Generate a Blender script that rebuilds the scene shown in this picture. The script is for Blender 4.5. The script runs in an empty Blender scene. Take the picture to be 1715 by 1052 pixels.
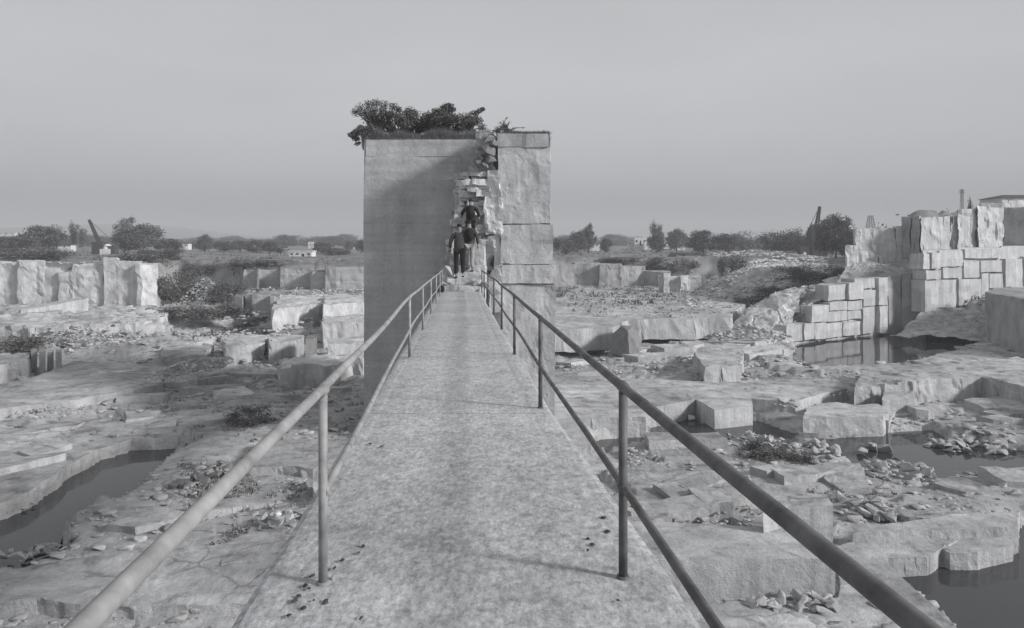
import bpy, bmesh, math, random
import numpy as np
from mathutils import Vector, Matrix

random.seed(7)
rng = np.random.default_rng(11)
sc = bpy.context.scene
C = sc.collection
F, CX, HY, HC = 1250.0, 857.5, 405.0, 8.0      # focal length and horizon in photo pixels, eye height

# ---------------------------------------------------------------- camera, sky, sun
cam = bpy.data.cameras.new('camera'); camo = bpy.data.objects.new('camera', cam); C.objects.link(camo)
camo.location = (0, 0, HC); camo.rotation_euler = (math.radians(90), 0, 0)
cam.sensor_width = 36; cam.lens = 36 * F / 1715
cam.shift_y = -(526 - HY) / 1715
cam.clip_start = .05; cam.clip_end = 9000
sc.camera = camo

SUN = Vector((1.0, -0.42, 0.50)).normalized()
elev = math.asin(SUN.z); azim = math.atan2(SUN.x, SUN.y)
w = bpy.data.worlds.new('World'); sc.world = w; w.use_nodes = True
nt = w.node_tree; nt.nodes.clear()
wo = nt.nodes.new('ShaderNodeOutputWorld'); bg = nt.nodes.new('ShaderNodeBackground')
sky = nt.nodes.new('ShaderNodeTexSky'); sky.sky_type = 'NISHITA'; sky.sun_disc = False
sky.sun_elevation = elev; sky.sun_rotation = azim; sky.dust_density = 5; sky.air_density = 1
bw = nt.nodes.new('ShaderNodeRGBToBW'); nt.links.new(sky.outputs[0], bw.inputs[0])
tc = nt.nodes.new('ShaderNodeTexCoord'); sx = nt.nodes.new('ShaderNodeSeparateXYZ')
nt.links.new(tc.outputs['Generated'], sx.inputs[0])
rp = nt.nodes.new('ShaderNodeValToRGB'); nt.links.new(sx.outputs[2], rp.inputs[0])
e = rp.color_ramp.elements
e[0].position = 0; e[1].position = 1
for k_, (p_, v_) in enumerate([(0, 2.7), (1, 4.7), (.05, 3.5), (.09, 4.9), (.14, 5.55), (.22, 5.85), (.30, 5.45), (.42, 5.2)]):
    q_ = e[k_] if k_ < 2 else e.new(p_)
    q_.color = (v_, v_ * 1.01, v_ * 1.045, 1)
LV = {0: 2.7, .05: 3.5, .09: 4.9, .14: 5.55, .22: 5.85, .30: 5.45, .42: 5.2, 1: 4.7}
for q_ in e:
    v_ = LV[min(LV, key=lambda p_: abs(p_ - q_.position))]; q_.color = (v_, v_ * 1.01, v_ * 1.045, 1)
cn = nt.nodes.new('ShaderNodeTexNoise'); cn.inputs['Scale'].default_value = 2.2; cn.inputs['Detail'].default_value = 4
mp = nt.nodes.new('ShaderNodeMapping'); mp.inputs['Scale'].default_value = (1, 1, 4)
nt.links.new(tc.outputs['Generated'], mp.inputs[0]); nt.links.new(mp.outputs[0], cn.inputs[0])
cr = nt.nodes.new('ShaderNodeMapRange'); cr.inputs[3].default_value = .94; cr.inputs[4].default_value = 1.05
cr.inputs[1].default_value = .3; cr.inputs[2].default_value = .7
nt.links.new(cn.outputs[0], cr.inputs[0])
mu = nt.nodes.new('ShaderNodeMixRGB'); mu.blend_type = 'MULTIPLY'; mu.inputs[0].default_value = 1
nt.links.new(rp.outputs[0], mu.inputs[1]); nt.links.new(cr.outputs[0], mu.inputs[2])
mx = nt.nodes.new('ShaderNodeMixRGB'); mx.inputs[0].default_value = .12
nt.links.new(mu.outputs[0], mx.inputs[1]); nt.links.new(bw.outputs[0], mx.inputs[2])
nt.links.new(mx.outputs[0], bg.inputs[0]); bg.inputs[1].default_value = .1
nt.links.new(bg.outputs[0], wo.inputs[0])

sl = bpy.data.lights.new('sun', 'SUN'); so = bpy.data.objects.new('sun', sl); C.objects.link(so)
sl.energy = 4.35; sl.angle = math.radians(8.0); sl.color = (1, .99, .985)
so.rotation_euler = SUN.to_track_quat('Z', 'Y').to_euler(); so.location = (60, -30, 60)
vs = sc.view_settings; vs.view_transform = 'Standard'; vs.look = 'None'; vs.exposure = .04; vs.gamma = 1
vs.use_curve_mapping = False
sc.cycles.volume_bounces = 1; sc.cycles.max_bounces = 6

# ---------------------------------------------------------------- placing helpers
def G(px, py, z=0.0):
    D = F * (HC - z) / (py - HY)
    return Vector(((px - CX) / F * D, D, z))
def V(px, py, D):
    return Vector(((px - CX) / F * D, D, HC - (py - HY) / F * D))
def PD(px, D, z=0.0):
    return Vector(((px - CX) / F * D, D, z))

# ---------------------------------------------------------------- numpy noise
def _h(i, j, k, s):
    n = (i * 374761393 + j * 668265263 + k * 2147483647 + s * 1274126177) & 0xffffffff
    n = ((n ^ (n >> 13)) * 1274126177) & 0xffffffff
    n = (n ^ (n >> 16)) & 0xffff
    return n / 65535.0
def vnoise(P, s=0):
    P = np.asarray(P, float); I = np.floor(P).astype(np.int64); f = P - I; f = f * f * (3 - 2 * f)
    i, j, k = I[:, 0], I[:, 1], I[:, 2]; r = 0
    for a in (0, 1):
        for b in (0, 1):
            for c in (0, 1):
                wgt = (f[:, 0] if a else 1 - f[:, 0]) * (f[:, 1] if b else 1 - f[:, 1]) * (f[:, 2] if c else 1 - f[:, 2])
                r = r + wgt * _h(i + a, j + b, k + c, s)
    return r * 2 - 1
def fbm(P, s=0, oct=4, g=.5):
    P = np.asarray(P, float); a = 1; r = 0; t = 0
    for o in range(oct):
        r = r + a * vnoise(P * (2.03 ** o) + o * 17.3, s + o); t += a; a *= g
    return r / t

# ---------------------------------------------------------------- materials
MAT = {}
def nodes(name):
    m = bpy.data.materials.new(name); m.use_nodes = True
    t = m.node_tree; return m, t, t.nodes['Principled BSDF']
def ramp(t, src, stops):
    r = t.nodes.new('ShaderNodeValToRGB'); t.links.new(src, r.inputs[0]); el = r.color_ramp.elements
    for i, (p, c) in enumerate(stops):
        x = el[i] if i < 2 else el.new(p)
        x.position = p; x.color = (c * .998, c, c * 1.003, 1)
    return r.outputs[0]
def noise(t, scale, detail=6, rough=.6, vec=None, mapscale=None, dist=0, rot=0):
    n = t.nodes.new('ShaderNodeTexNoise'); n.inputs['Scale'].default_value = scale
    n.inputs['Detail'].default_value = detail; n.inputs['Roughness'].default_value = rough
    n.inputs['Distortion'].default_value = dist
    v = vec
    if mapscale:
        mpn = t.nodes.new('ShaderNodeMapping'); mpn.inputs['Scale'].default_value = mapscale
        mpn.inputs['Rotation'].default_value = (0, 0, rot)
        t.links.new(v, mpn.inputs[0]); v = mpn.outputs[0]
    t.links.new(v, n.inputs['Vector']); return n.outputs[0]
def mixc(t, fac, a, b, mode='MIX'):
    m = t.nodes.new('ShaderNodeMixRGB'); m.blend_type = mode
    for k, x in enumerate((fac, a, b)):
        if hasattr(x, 'is_output'): t.links.new(x, m.inputs[k])
        elif k == 0: m.inputs[0].default_value = x
        else: m.inputs[k].default_value = (x, x, x, 1)
    return m.outputs[0]
def mrange(t, src, a, b, c, d):
    m = t.nodes.new('ShaderNodeMapRange'); t.links.new(src, m.inputs[0])
    for k, x in zip((1, 2, 3, 4), (a, b, c, d)): m.inputs[k].default_value = x
    return m.outputs[0]
def stone_mat(name, top, face, var=.45, fscale=1.0, bump=.5, marks='rough', dark=.0):
    """weathered tops, fresh cut faces; patches, stains, fine relief"""
    m, t, p = nodes(name)
    g = t.nodes.new('ShaderNodeNewGeometry'); pos = g.outputs['Position']
    s = t.nodes.new('ShaderNodeSeparateXYZ'); t.links.new(g.outputs['True Normal'], s.inputs[0])
    up = mrange(t, s.outputs[2], .35, .8, 0, 1)
    big = noise(t, .22 * fscale, 5, .62, pos, dist=.6)
    mid = noise(t, 1.3 * fscale, 8, .68, pos, dist=.3)
    fine = noise(t, 9 * fscale, 6, .7, pos)
    # streaks along a bedding direction on the tops
    st = noise(t, .9 * fscale, 6, .6, pos, (.35, 1.6, 1), .4, rot=.5)
    tcol = ramp(t, big, [(.3, top * (1 - var * .8)), (.7, top * (1 + var * .55)), (.5, top)])
    tcol = mixc(t, 1, tcol, ramp(t, mid, [(.30, .45), (.64, 1.3), (.45, .98)]), 'MULTIPLY')
    tcol = mixc(t, 1, tcol, ramp(t, st, [(.33, .84), (.6, 1.08)]), 'MULTIPLY')
    fcol = ramp(t, big, [(.3, face * (1 - var * .35)), (.7, face * (1 + var * .2))])
    if marks == 'rough':
        f2 = noise(t, 1.1 * fscale, 7, .66, pos, (1, 1, .6), .3)
        fcol = mixc(t, 1, fcol, ramp(t, f2, [(.3, .68), (.62, 1.12)]), 'MULTIPLY')
    elif marks == 'vert':
        f2 = noise(t, 1.8 * fscale, 5, .6, pos, (1.6, 1.6, .16), .2)
        fcol = mixc(t, 1, fcol, ramp(t, f2, [(.3, .74), (.62, 1.08)]), 'MULTIPLY')
        f3 = noise(t, .9, 5, .6, pos, (.6, .6, 1.4), .4)
        fcol = mixc(t, 1, fcol, ramp(t, f3, [(.3, .85), (.65, 1.06)]), 'MULTIPLY')
    elif marks == 'saw':
        f2 = noise(t, 1.0 * fscale, 4, .55, pos, (.12, .12, 4.5), .08)
        fcol = mixc(t, 1, fcol, ramp(t, f2, [(.3, .87), (.62, 1.05)]), 'MULTIPLY')
        fcol = mixc(t, 1, fcol, ramp(t, noise(t, .5, 8, .7, pos, dist=1.2), [(.35, .84), (.5, 1), (.65, 1.08)]), 'MULTIPLY')
        f3 = noise(t, 1.0, 5, .6, pos, (1.6, 1.6, .18), .2)
        fcol = mixc(t, 1, fcol, ramp(t, f3, [(.3, .85), (.65, 1.05)]), 'MULTIPLY')
    fcol = mixc(t, 1, fcol, ramp(t, fine, [(.25, .82), (.7, 1.1)]), 'MULTIPLY')
    crk = t.nodes.new('ShaderNodeTexVoronoi'); crk.feature = 'DISTANCE_TO_EDGE'; crk.inputs['Scale'].default_value = .55 * fscale
    wp = t.nodes.new('ShaderNodeVectorMath'); wp.operation = 'ADD'; wn = t.nodes.new('ShaderNodeTexNoise'); wn.inputs['Scale'].default_value = .9; wn.inputs['Detail'].default_value = 5
    t.links.new(pos, wn.inputs['Vector']); t.links.new(pos, wp.inputs[0]); t.links.new(wn.outputs[1], wp.inputs[1]); t.links.new(wp.outputs[0], crk.inputs['Vector'])
    ck = mrange(t, crk.outputs[0], 0, .035, .55, 1); gate = ramp(t, noise(t, .35, 4, .6, pos), [(.45, 1), (.6, 0)])
    ckc = mixc(t, gate, ck, 1.0); tcol = mixc(t, 1, tcol, ckc, 'MULTIPLY')
    col = mixc(t, up, fcol, tcol)
    t.links.new(col, p.inputs['Base Color'])
    p.inputs['Roughness'].default_value = .93
    p.inputs['Specular IOR Level'].default_value = .15
    b = t.nodes.new('ShaderNodeBump'); b.inputs['Strength'].default_value = bump; b.inputs['Distance'].default_value = .09
    ad = t.nodes.new('ShaderNodeMath'); ad.operation = 'ADD'; t.links.new(mid, ad.inputs[0])
    h3 = noise(t, 5 * fscale, 8, .75, pos); t.links.new(h3, ad.inputs[1])
    t.links.new(ad.outputs[0], b.inputs['Height']); t.links.new(b.outputs[0], p.inputs['Normal'])
    MAT[name] = m; return m
stone_mat('floor_stone', .37, .46, .5, 1, 1)
stone_mat('ledge_stone', .40, .49, .45, 1, .8, 'vert')
stone_mat('white_stone', .45, .55, .35, 1.3, .5)
stone_mat('block_stone', .40, .53, .35, 1.2, .5, 'vert')
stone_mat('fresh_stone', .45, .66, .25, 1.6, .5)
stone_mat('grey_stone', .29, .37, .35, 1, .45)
stone_mat('pillar_sawn', .2, .46, .3, 1, .35, 'saw')
stone_mat('pillar_rough', .3, .50, .3, 1.4, .45)
stone_mat('rubble_stone', .35, .42, .3, 2, .4)
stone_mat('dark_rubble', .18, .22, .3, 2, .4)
stone_mat('dirt', .13, .15, .5, 2, .5)

def flat_mat(name, c, rough=.8, nscale=4, var=.25, metal=0, spec=.2, bump=0):
    m, t, p = nodes(name)
    g = t.nodes.new('ShaderNodeNewGeometry')
    n = noise(t, nscale, 6, .65, g.outputs['Position'])
    t.links.new(ramp(t, n, [(.3, c * (1 - var)), (.7, c * (1 + var))]), p.inputs['Base Color'])
    p.inputs['Roughness'].default_value = rough; p.inputs['Metallic'].default_value = metal
    p.inputs['Specular IOR Level'].default_value = spec
    if bump:
        b = t.nodes.new('ShaderNodeBump'); b.inputs['Strength'].default_value = bump; b.inputs['Distance'].default_value = .01
        t.links.new(n, b.inputs['Height']); t.links.new(b.outputs[0], p.inputs['Normal'])
    MAT[name] = m; return m
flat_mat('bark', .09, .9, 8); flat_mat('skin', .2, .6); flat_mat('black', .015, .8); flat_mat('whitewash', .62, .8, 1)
flat_mat('roof_dark', .07, .8, 2); flat_mat('roof_light', .5, .7, 2); flat_mat('window_dark', .03, .3)
flat_mat('crane_metal', .05, .7); flat_mat('jacket_grey', .05, .9, 14, .35); flat_mat('jacket_dark', .018, .9, 14, .4)
flat_mat('trousers_dark', .015, .9, 14, .3); flat_mat('trousers_light', .30, .9, 14, .3); flat_mat('hair', .012, .6)
flat_mat('rail_dark', .10, .62, 7, .55, 0, .35, .3); flat_mat('rail_light', .27, .6, 6, .4, 0, .35, .25)
flat_mat('dry_leaf', .05, .8, 20, .4); flat_mat('under_bush', .1, .9, 3, .4)
def leaf_mat(name, c, v=.4):
    m, t, p = nodes(name)
    g = t.nodes.new('ShaderNodeNewGeometry')
    n = noise(t, .9, 4, .6, g.outputs['Position'])
    rnd = ramp(t, g.outputs['Random Per Island'], [(0, c * (1 - v)), (1, c * (1 + v))])
    t.links.new(mixc(t, 1, rnd, ramp(t, n, [(.3, .75), (.7, 1.25)]), 'MULTIPLY'), p.inputs['Base Color'])
    p.inputs['Roughness'].default_value = .75; p.inputs['Specular IOR Level'].default_value = .15
    MAT[name] = m
leaf_mat('leaf_dark', .105); leaf_mat('leaf_mid', .115); leaf_mat('leaf_dry', .2, .5); leaf_mat('grass_dry', .15, .5)

# water: still, slightly murky
m, t, p = nodes('water'); MAT['water'] = m
p.inputs['Base Color'].default_value = (.045, .046, .048, 1); p.inputs['Roughness'].default_value = .06
p.inputs['IOR'].default_value = 1.33; p.inputs['Specular IOR Level'].default_value = .5
g = t.nodes.new('ShaderNodeNewGeometry'); n = noise(t, 1.5, 3, .5, g.outputs['Position'])
b = t.nodes.new('ShaderNodeBump'); b.inputs['Strength'].default_value = .06; b.inputs['Distance'].default_value = .03
t.links.new(n, b.inputs['Height']); t.links.new(b.outputs[0], p.inputs['Normal'])

# concrete of the bridge deck
m, t, p = nodes('concrete'); MAT['concrete'] = m
g = t.nodes.new('ShaderNodeNewGeometry'); pos = g.outputs['Position']
n1 = noise(t, 38, 8, .85, pos); n2 = noise(t, 5, 8, .75, pos, dist=.4); n3 = noise(t, .7, 5, .6, pos); n4 = noise(t, 22, 5, .7, pos)
def ylong(sc_, d_=6, r_=.7): return noise(t, sc_, d_, r_, pos, (1, .38, 1))
c = ramp(t, ylong(42, 6, .8), [(.34, .26), (.66, .54), (.5, .395)])
c = mixc(t, 1, c, ramp(t, ylong(17, 5, .7), [(.34, .84), (.5, 1), (.66, 1.12)]), 'MULTIPLY')
vo = t.nodes.new('ShaderNodeTexVoronoi'); vo.inputs['Scale'].default_value = 30; t.links.new(pos, vo.inputs['Vector'])
c = mixc(t, 1, c, ramp(t, vo.outputs['Distance'], [(.0, .55), (.16, 1)]), 'MULTIPLY')
c = mixc(t, 1, c, ramp(t, n2, [(.32, .80), (.5, .99), (.68, 1.12)]), 'MULTIPLY')
c = mixc(t, 1, c, ramp(t, noise(t, 14, 7, .8, pos, dist=.6), [(.34, .7), (.5, 1), (.66, 1.18)]), 'MULTIPLY')
c = mixc(t, 1, c, ramp(t, n3, [(.3, .86), (.7, 1.1)]), 'MULTIPLY')
c = mixc(t, 1, c, ramp(t, n4, [(.28, .72), (.42, 1.0), (.75, 1.12)]), 'MULTIPLY')
t.links.new(c, p.inputs['Base Color']); p.inputs['Roughness'].default_value = .92; p.inputs['Specular IOR Level'].default_value = .15
b = t.nodes.new('ShaderNodeBump'); b.inputs['Strength'].default_value = .6; b.inputs['Distance'].default_value = .008
t.links.new(n4, b.inputs['Height']); t.links.new(b.outputs[0], p.inputs['Normal'])

# ---------------------------------------------------------------- object helpers
def tag(o, label=None, cat=None, group=None, kind=None):
    if label: o['label'] = label
    if cat: o['category'] = cat
    if group: o['group'] = group
    if kind: o['kind'] = kind
    return o
def mobj(name, verts, faces, mat, parent=None, smooth=False, loc=None):
    me = bpy.data.meshes.new(name); me.from_pydata([tuple(v) for v in verts], [], faces); me.update()
    return lobj(name, me, mat, parent, smooth, loc)
def lobj(name, me, mat, parent=None, smooth=False, loc=None):
    if mat is not None and len(me.materials) == 0: me.materials.append(MAT[mat] if isinstance(mat, str) else mat)
    if smooth: me.polygons.foreach_set('use_smooth', [True] * len(me.polygons))
    o = bpy.data.objects.new(name, me); C.objects.link(o)
    if loc is not None: o.location = loc
    if parent: o.parent = parent; o.matrix_parent_inverse = Matrix.Translation(parent.location).inverted() if False else Matrix()
    return o
def empty(name, loc, label=None, cat=None, group=None):
    o = bpy.data.objects.new(name, None); C.objects.link(o); o.location = loc; o.empty_display_size = .3
    return tag(o, label, cat, group)
def tube(pts, r, seg=10, cap=True):
    """verts, faces of a tube along pts; r single or list"""
    vs_, fs = [], []; n = len(pts); pts = [Vector(p) for p in pts]
    for i, p in enumerate(pts):
        d = (pts[min(i + 1, n - 1)] - pts[max(i - 1, 0)]).normalized()
        a = d.cross(Vector((0, 0, 1)) if abs(d.z) < .95 else Vector((1, 0, 0))).normalized(); b_ = d.cross(a)
        rr = r[i] if isinstance(r, (list, tuple)) else r
        for k in range(seg):
            t_ = 2 * math.pi * k / seg; vs_.append(p + (a * math.cos(t_) + b_ * math.sin(t_)) * rr)
    for i in range(n - 1):
        for k in range(seg):
            k2 = (k + 1) % seg; fs.append((i * seg + k, i * seg + k2, (i + 1) * seg + k2, (i + 1) * seg + k))
    if cap: fs.append(tuple(range(seg))[::-1]); fs.append(tuple((n - 1) * seg + k for k in range(seg)))
    return vs_, fs
def merge(parts):
    V_, F_ = [], []
    for v, f in parts:
        o = len(V_); V_ += list(v); F_ += [tuple(i + o for i in q) for q in f]
    return V_, F_
def boxvf(c, s, rz=0):
    c = Vector(c); R = Matrix.Rotation(rz, 3, 'Z'); v = []
    for i in (-1, 1):
        for j in (-1, 1):
            for k in (-1, 1): v.append(c + R @ Vector((i * s[0] / 2, j * s[1] / 2, k * s[2] / 2)))
    return v, [(0, 1, 3, 2), (4, 6, 7, 5), (0, 4, 5, 1), (2, 3, 7, 6), (0, 2, 6, 4), (1, 5, 7, 3)]

def prism_mesh(name, poly, ztop, zbot, cell=.5, edge=.12, amp=.06, seed=0, tilt=(0, 0), freq=.8, vfreq=1.0, fr_in=0.0, frac=0.0):
    """solid with the outline poly (world xy), cut to a grid and roughened"""
    P = [Vector((p[0], p[1])) for p in poly]
    out = []
    n = len(P)
    for i in range(n):
        a, b_ = P[i], P[(i + 1) % n]; L = (b_ - a).length; k = max(1, int(L / cell))
        for j in range(k): out.append(a.lerp(b_, j / k))
    A = np.array([(p.x, p.y, seed * 3.1) for p in out])
    A[:, 0] += edge * fbm(A * [.9, .9, 1], seed + 5, 3); A[:, 1] += edge * fbm(A * [.9, .9, 1] + 40, seed + 6, 3)
    bm = bmesh.new()
    cx, cy = A[:, 0].mean(), A[:, 1].mean()
    vsb = [bm.verts.new((q[0], q[1], ztop)) for q in A]
    f = bm.faces.new(vsb); f.normal_update()
    if f.normal.z < 0: f.normal_flip()
    r = bmesh.ops.extrude_face_region(bm, geom=[f])
    bmesh.ops.translate(bm, verts=[v for v in r['geom'] if isinstance(v, bmesh.types.BMVert)], vec=(0, 0, zbot - ztop))
    bmesh.ops.recalc_face_normals(bm, faces=bm.faces)
    x0, x1, y0, y1 = A[:, 0].min(), A[:, 0].max(), A[:, 1].min(), A[:, 1].max()
    def cuts(a, b_, no):
        k = max(1, int((b_ - a) / cell))
        for j in range(1, k):
            t_ = a + (b_ - a) * j / k
            bmesh.ops.bisect_plane(bm, geom=bm.verts[:] + bm.edges[:] + bm.faces[:], plane_co=Vector(no) * t_, plane_no=no, dist=1e-4)
    cuts(x0, x1, (1, 0, 0)); cuts(y0, y1, (0, 1, 0)); cuts(zbot, ztop, (0, 0, 1))
    bmesh.ops.triangulate(bm, faces=[f for f in bm.faces if len(f.verts) > 4])
    me = bpy.data.meshes.new(name); bm.to_mesh(me); bm.free()
    N = len(me.vertices); co = np.empty(N * 3); me.vertices.foreach_get('co', co); co = co.reshape(-1, 3)
    q = co * [freq, freq, freq * vfreq]
    co[:, 2] += tilt[0] * (co[:, 0] - cx) * (co[:, 2] > ztop - .01) + tilt[1] * (co[:, 1] - cy) * (co[:, 2] > ztop - .01)
    co[:, 0] += amp * fbm(q, seed, 3); co[:, 1] += amp * fbm(q + 9, seed + 1, 3); co[:, 2] += amp * .8 * fbm(q + 21, seed + 2, 3)
    if frac:
        for k, (cs, am) in enumerate([(1.7, 1.0), (.75, .55)]):
            w3 = co + .3 * np.stack([vnoise(co * .9 + 5 * j, 70 + j) for j in range(3)], -1)
            c3 = np.floor(w3 / (cs * max(.6, cell * 2.2)) + seed * .37).astype(np.int64)
            for j in range(3): co[:, j] += frac * am * (2 * _h(c3[:, 0], c3[:, 1], c3[:, 2], seed * 5 + j + 11 * k) - 1) * (1 if j < 2 else .7)
    me.vertices.foreach_set('co', co.ravel()); me.update()
    return me
cnt = [0]
def ledge(pts, zt, zb, mat='ledge_stone', name='rock_ledge', cell=None, **k):
    k.setdefault('frac', (.03 if pts[0][1] > 660 else .09) if mat != 'white_stone' else .12)
    """pts: photo pixels where the top outline shows; lands on the plane z = zt"""
    cnt[0] += 1
    W = [G(x, y, zt) if len((x, y)) == 2 else None for x, y in pts]
    D = sum(p.y for p in W) / len(W)
    me = prism_mesh(name, W, zt, zb, cell or max(.14, D * .0075), seed=cnt[0], **k)
    return tag(lobj(name, me, mat), kind='structure')
def wledge(W, zt, zb, mat='ledge_stone', name='rock_ledge', cell=.5, **k):
    cnt[0] += 1
    me = prism_mesh(name, W, zt, zb, cell, seed=cnt[0], **k)
    return lobj(name, me, mat)

SXb = (772 - CX) / F
# ---------------------------------------------------------------- terrain
def polysd(X, Y, P):
    """signed distance to polygon, inside positive"""
    P = [(p[0], p[1]) for p in P]; d = np.full(X.shape, 1e9); ins = np.zeros(X.shape, bool); n = len(P)
    for i in range(n):
        ax, ay = P[i]; bx, by = P[(i + 1) % n]; ex, ey = bx - ax, by - ay
        t_ = np.clip(((X - ax) * ex + (Y - ay) * ey) / (ex * ex + ey * ey + 1e-9), 0, 1)
        d = np.minimum(d, np.hypot(X - ax - t_ * ex, Y - ay - t_ * ey))
        c_ = ((ay > Y) != (by > Y)) & (X < (bx - ax) * (Y - ay) / (by - ay + 1e-12) + ax); ins ^= c_
    return np.where(ins, d, -d)
WZ = -.4
POOLS = [  # outline in photo pixels at the water level, water level, depth, feather
    ('long', [(-90, 990), (-90, 905), (0, 874), (60, 846), (110, 803), (170, 772), (225, 755), (292, 752), (262, 790), (215, 828), (160, 850), (112, 880), (92, 935), (30, 965)], WZ),
    ('wall', [(1325, 602), (1335, 574), (1480, 556), (1560, 553), (1640, 558), (1660, 570), (1600, 588), (1625, 606), (1480, 613), (1350, 618)], -.25),
    ('mid', [(995, 738), (1085, 731), (1095, 703), (1165, 693), (1200, 716), (1262, 706), (1350, 732), (1385, 735), (1490, 726), (1560, 722), (1590, 745), (1730, 757), (1790, 800), (1590, 800), (1520, 815), (1470, 795), (1400, 775), (1300, 758), (1240, 756), (1130, 742), (1000, 768)], WZ),
    ('pit', [(1480, 956), (1560, 952), (1640, 950), (1700, 938), (1665, 888), (1800, 875), (1900, 1300), (1750, 1250), (1600, 1060)], -.35),
    ('slot', [(-60, 668), (-60, 642), (22, 644), (24, 655)], WZ),
    ('nook', [(488, 642), (562, 640), (558, 656), (490, 658)], WZ),
]
ZONES = [  # polygon in world xy, height, feather
    ([PD(-1500, 79), PD(-600, 77), PD(262, 77), PD(300, 100), PD(395, 92), PD(620, 92), PD(930, 112), PD(1190, 112), PD(1420, 100), PD(2400, 90), PD(9000, 2600), PD(-7500, 2600)], 5.5, 3.0),
    ([PD(-1500, 62), PD(120, 60), PD(290, 66), PD(395, 74), PD(560, 74), PD(640, 74), PD(640, 130), PD(-1500, 130)], 1.6, 5),
    ([PD(395, 80), PD(640, 78), PD(640, 130), PD(395, 130)], 2.5, 3),
    ([PD(430, 66), PD(460, 58), PD(640, 58), PD(640, 80), PD(430, 80)], 1.0, 4),
    ([PD(-400, 50), PD(300, 50), PD(320, 70), PD(-400, 70)], .75, 5),
    ([PD(640, 72), PD(1230, 66), PD(1230, 130), PD(640, 130)], 1.7, 7),
    ([PD(1190, 84), PD(1440, 72), PD(1500, 80), PD(1500, 150), PD(1190, 150)], 5.0, 14),
    ([PD(1470, 92), PD(1545, 88), PD(1720, 92), PD(2600, 90), PD(3400, 400), PD(1900, 400), PD(1560, 180)], 11.5, 9),
    ([PD(1560, 62), PD(1720, 66), PD(2400, 60), PD(2400, 80), PD(1560, 80)], 2.6, 5),
]
def terrain(X, Y):
    X = np.asarray(X, float); Y = np.asarray(Y, float); h = np.zeros(X.shape)
    for i in range(len(ZONES)):
        P, z, fe = ZONES[i]; sd = polysd(X, Y, P); t_ = np.clip(sd / fe + .5, 0, 1); t_ = t_ * t_ * (3 - 2 * t_)
        h = np.maximum(h, t_ * z)
    r = np.hypot(X, Y)
    Q = np.stack([X, Y, 0 * X], -1)
    q = lambda s: Q * s
    nz = lambda s, sd, o=4: fbm(q(s).reshape(-1, 3), sd, o).reshape(X.shape)
    h = h + .22 * nz(.09, 1) + .10 * nz(.45, 2) + .05 * nz(1.6, 3, 4)
    # rectangular quarry cuts: low steps on a rotated grid
    for k, (th, a, b_, amt, sd) in enumerate([(.38, 4.2, 2.3, .24, 31), (.95, 2.1, 3.4, .16, 37), (.1, 7.5, 5.2, .30, 41), (.6, .9, 1.3, .07, 43), (1.2, 1.5, .8, .08, 47)]):
        wx = X + .25 * nz(.6, sd + 50, 2); wy = Y + .25 * nz(.6, sd + 60, 2)
        u = wx * math.cos(th) + wy * math.sin(th); v = -wx * math.sin(th) + wy * math.cos(th)
        iv = np.floor(v / b_).astype(np.int64); iu = np.floor(u / a + .37 * (iv % 3)).astype(np.int64)
        rr = _h(iu, iv, iv * 0, sd); msk = np.clip(nz(.05, sd + 3, 2) * 4 + .5, 0, 1)
        h = h + np.where(rr < .3, -amt, np.where(rr > .82, amt * .8, 0)) * msk * (r < 130)
    # far hills
    ang = X / np.maximum(Y, 1)
    hl = 34 * np.exp(-((ang + .50) / .16) ** 2) + 24 * np.exp(-((ang + .78) / .2) ** 2) + 8 + 22 * np.exp(-((ang - .5) / .22) ** 2)
    far = np.clip((r - 900) / 800, 0, 1); far = far * far * (3 - 2 * far)
    h = h + far * (hl - 6) * (1 + .15 * nz(.002, 77, 3)) * (Y > 0)
    for nm, P, wz in POOLS:
        W = [G(x, y, wz) for x, y in P]
        wob = .35 * nz(.7, 91, 3)
        sd = polysd(X, Y, W) + wob * (.3 if nm == 'pit' else .7) + (.05 if nm == 'long' else 0); t_ = np.clip(sd / .5 + .5, 0, 1)
        h = h * (1 - t_) + np.minimum(h, wz - .7) * t_
        rim = np.clip(1 - np.abs(sd) / 2.5, 0, 1) * (sd < 0)
        h = np.where((sd < 0) & (sd > -2.5), np.maximum(h, wz + .10 + .25 * np.clip(-sd - .1, 0, 1)), h)
    # keep the ground clear of the bridge abutment
    return h
def zat(x, y): return float(terrain(np.array([x]), np.array([y]))[0])

front = np.linspace(-.72, .72, 620); back = np.concatenate([np.linspace(.75, math.pi, 26)])
angs = np.concatenate([-back[::-1][1:], front, back]); angs = angs[:-1] if False else angs
rad = [3.0]
while rad[-1] < 2150: rad.append(rad[-1] * (1.0125 if rad[-1] < 120 else 1.03))
rad = np.array(rad)
A_, R_ = np.meshgrid(angs, rad)
X = R_ * np.sin(A_); Y = R_ * np.cos(A_); Z = terrain(X, Y)
nr, na = X.shape
co = np.stack([X, Y, Z], -1).reshape(-1, 3)
idx = np.arange(nr * na).reshape(nr, na)
fc = np.stack([idx[:-1, :-1], idx[:-1, 1:], idx[1:, 1:], idx[1:, :-1]], -1).reshape(-1, 4)
fc = fc[:, ::-1]
me = bpy.data.meshes.new('ground')
me.vertices.add(len(co)); me.vertices.foreach_set('co', co.ravel())
me.loops.add(fc.size); me.loops.foreach_set('vertex_index', fc.ravel())
me.polygons.add(len(fc)); me.polygons.foreach_set('loop_start', np.arange(0, fc.size, 4)); me.polygons.foreach_set('loop_total', np.full(len(fc), 4))
me.update(); me.validate()
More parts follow.
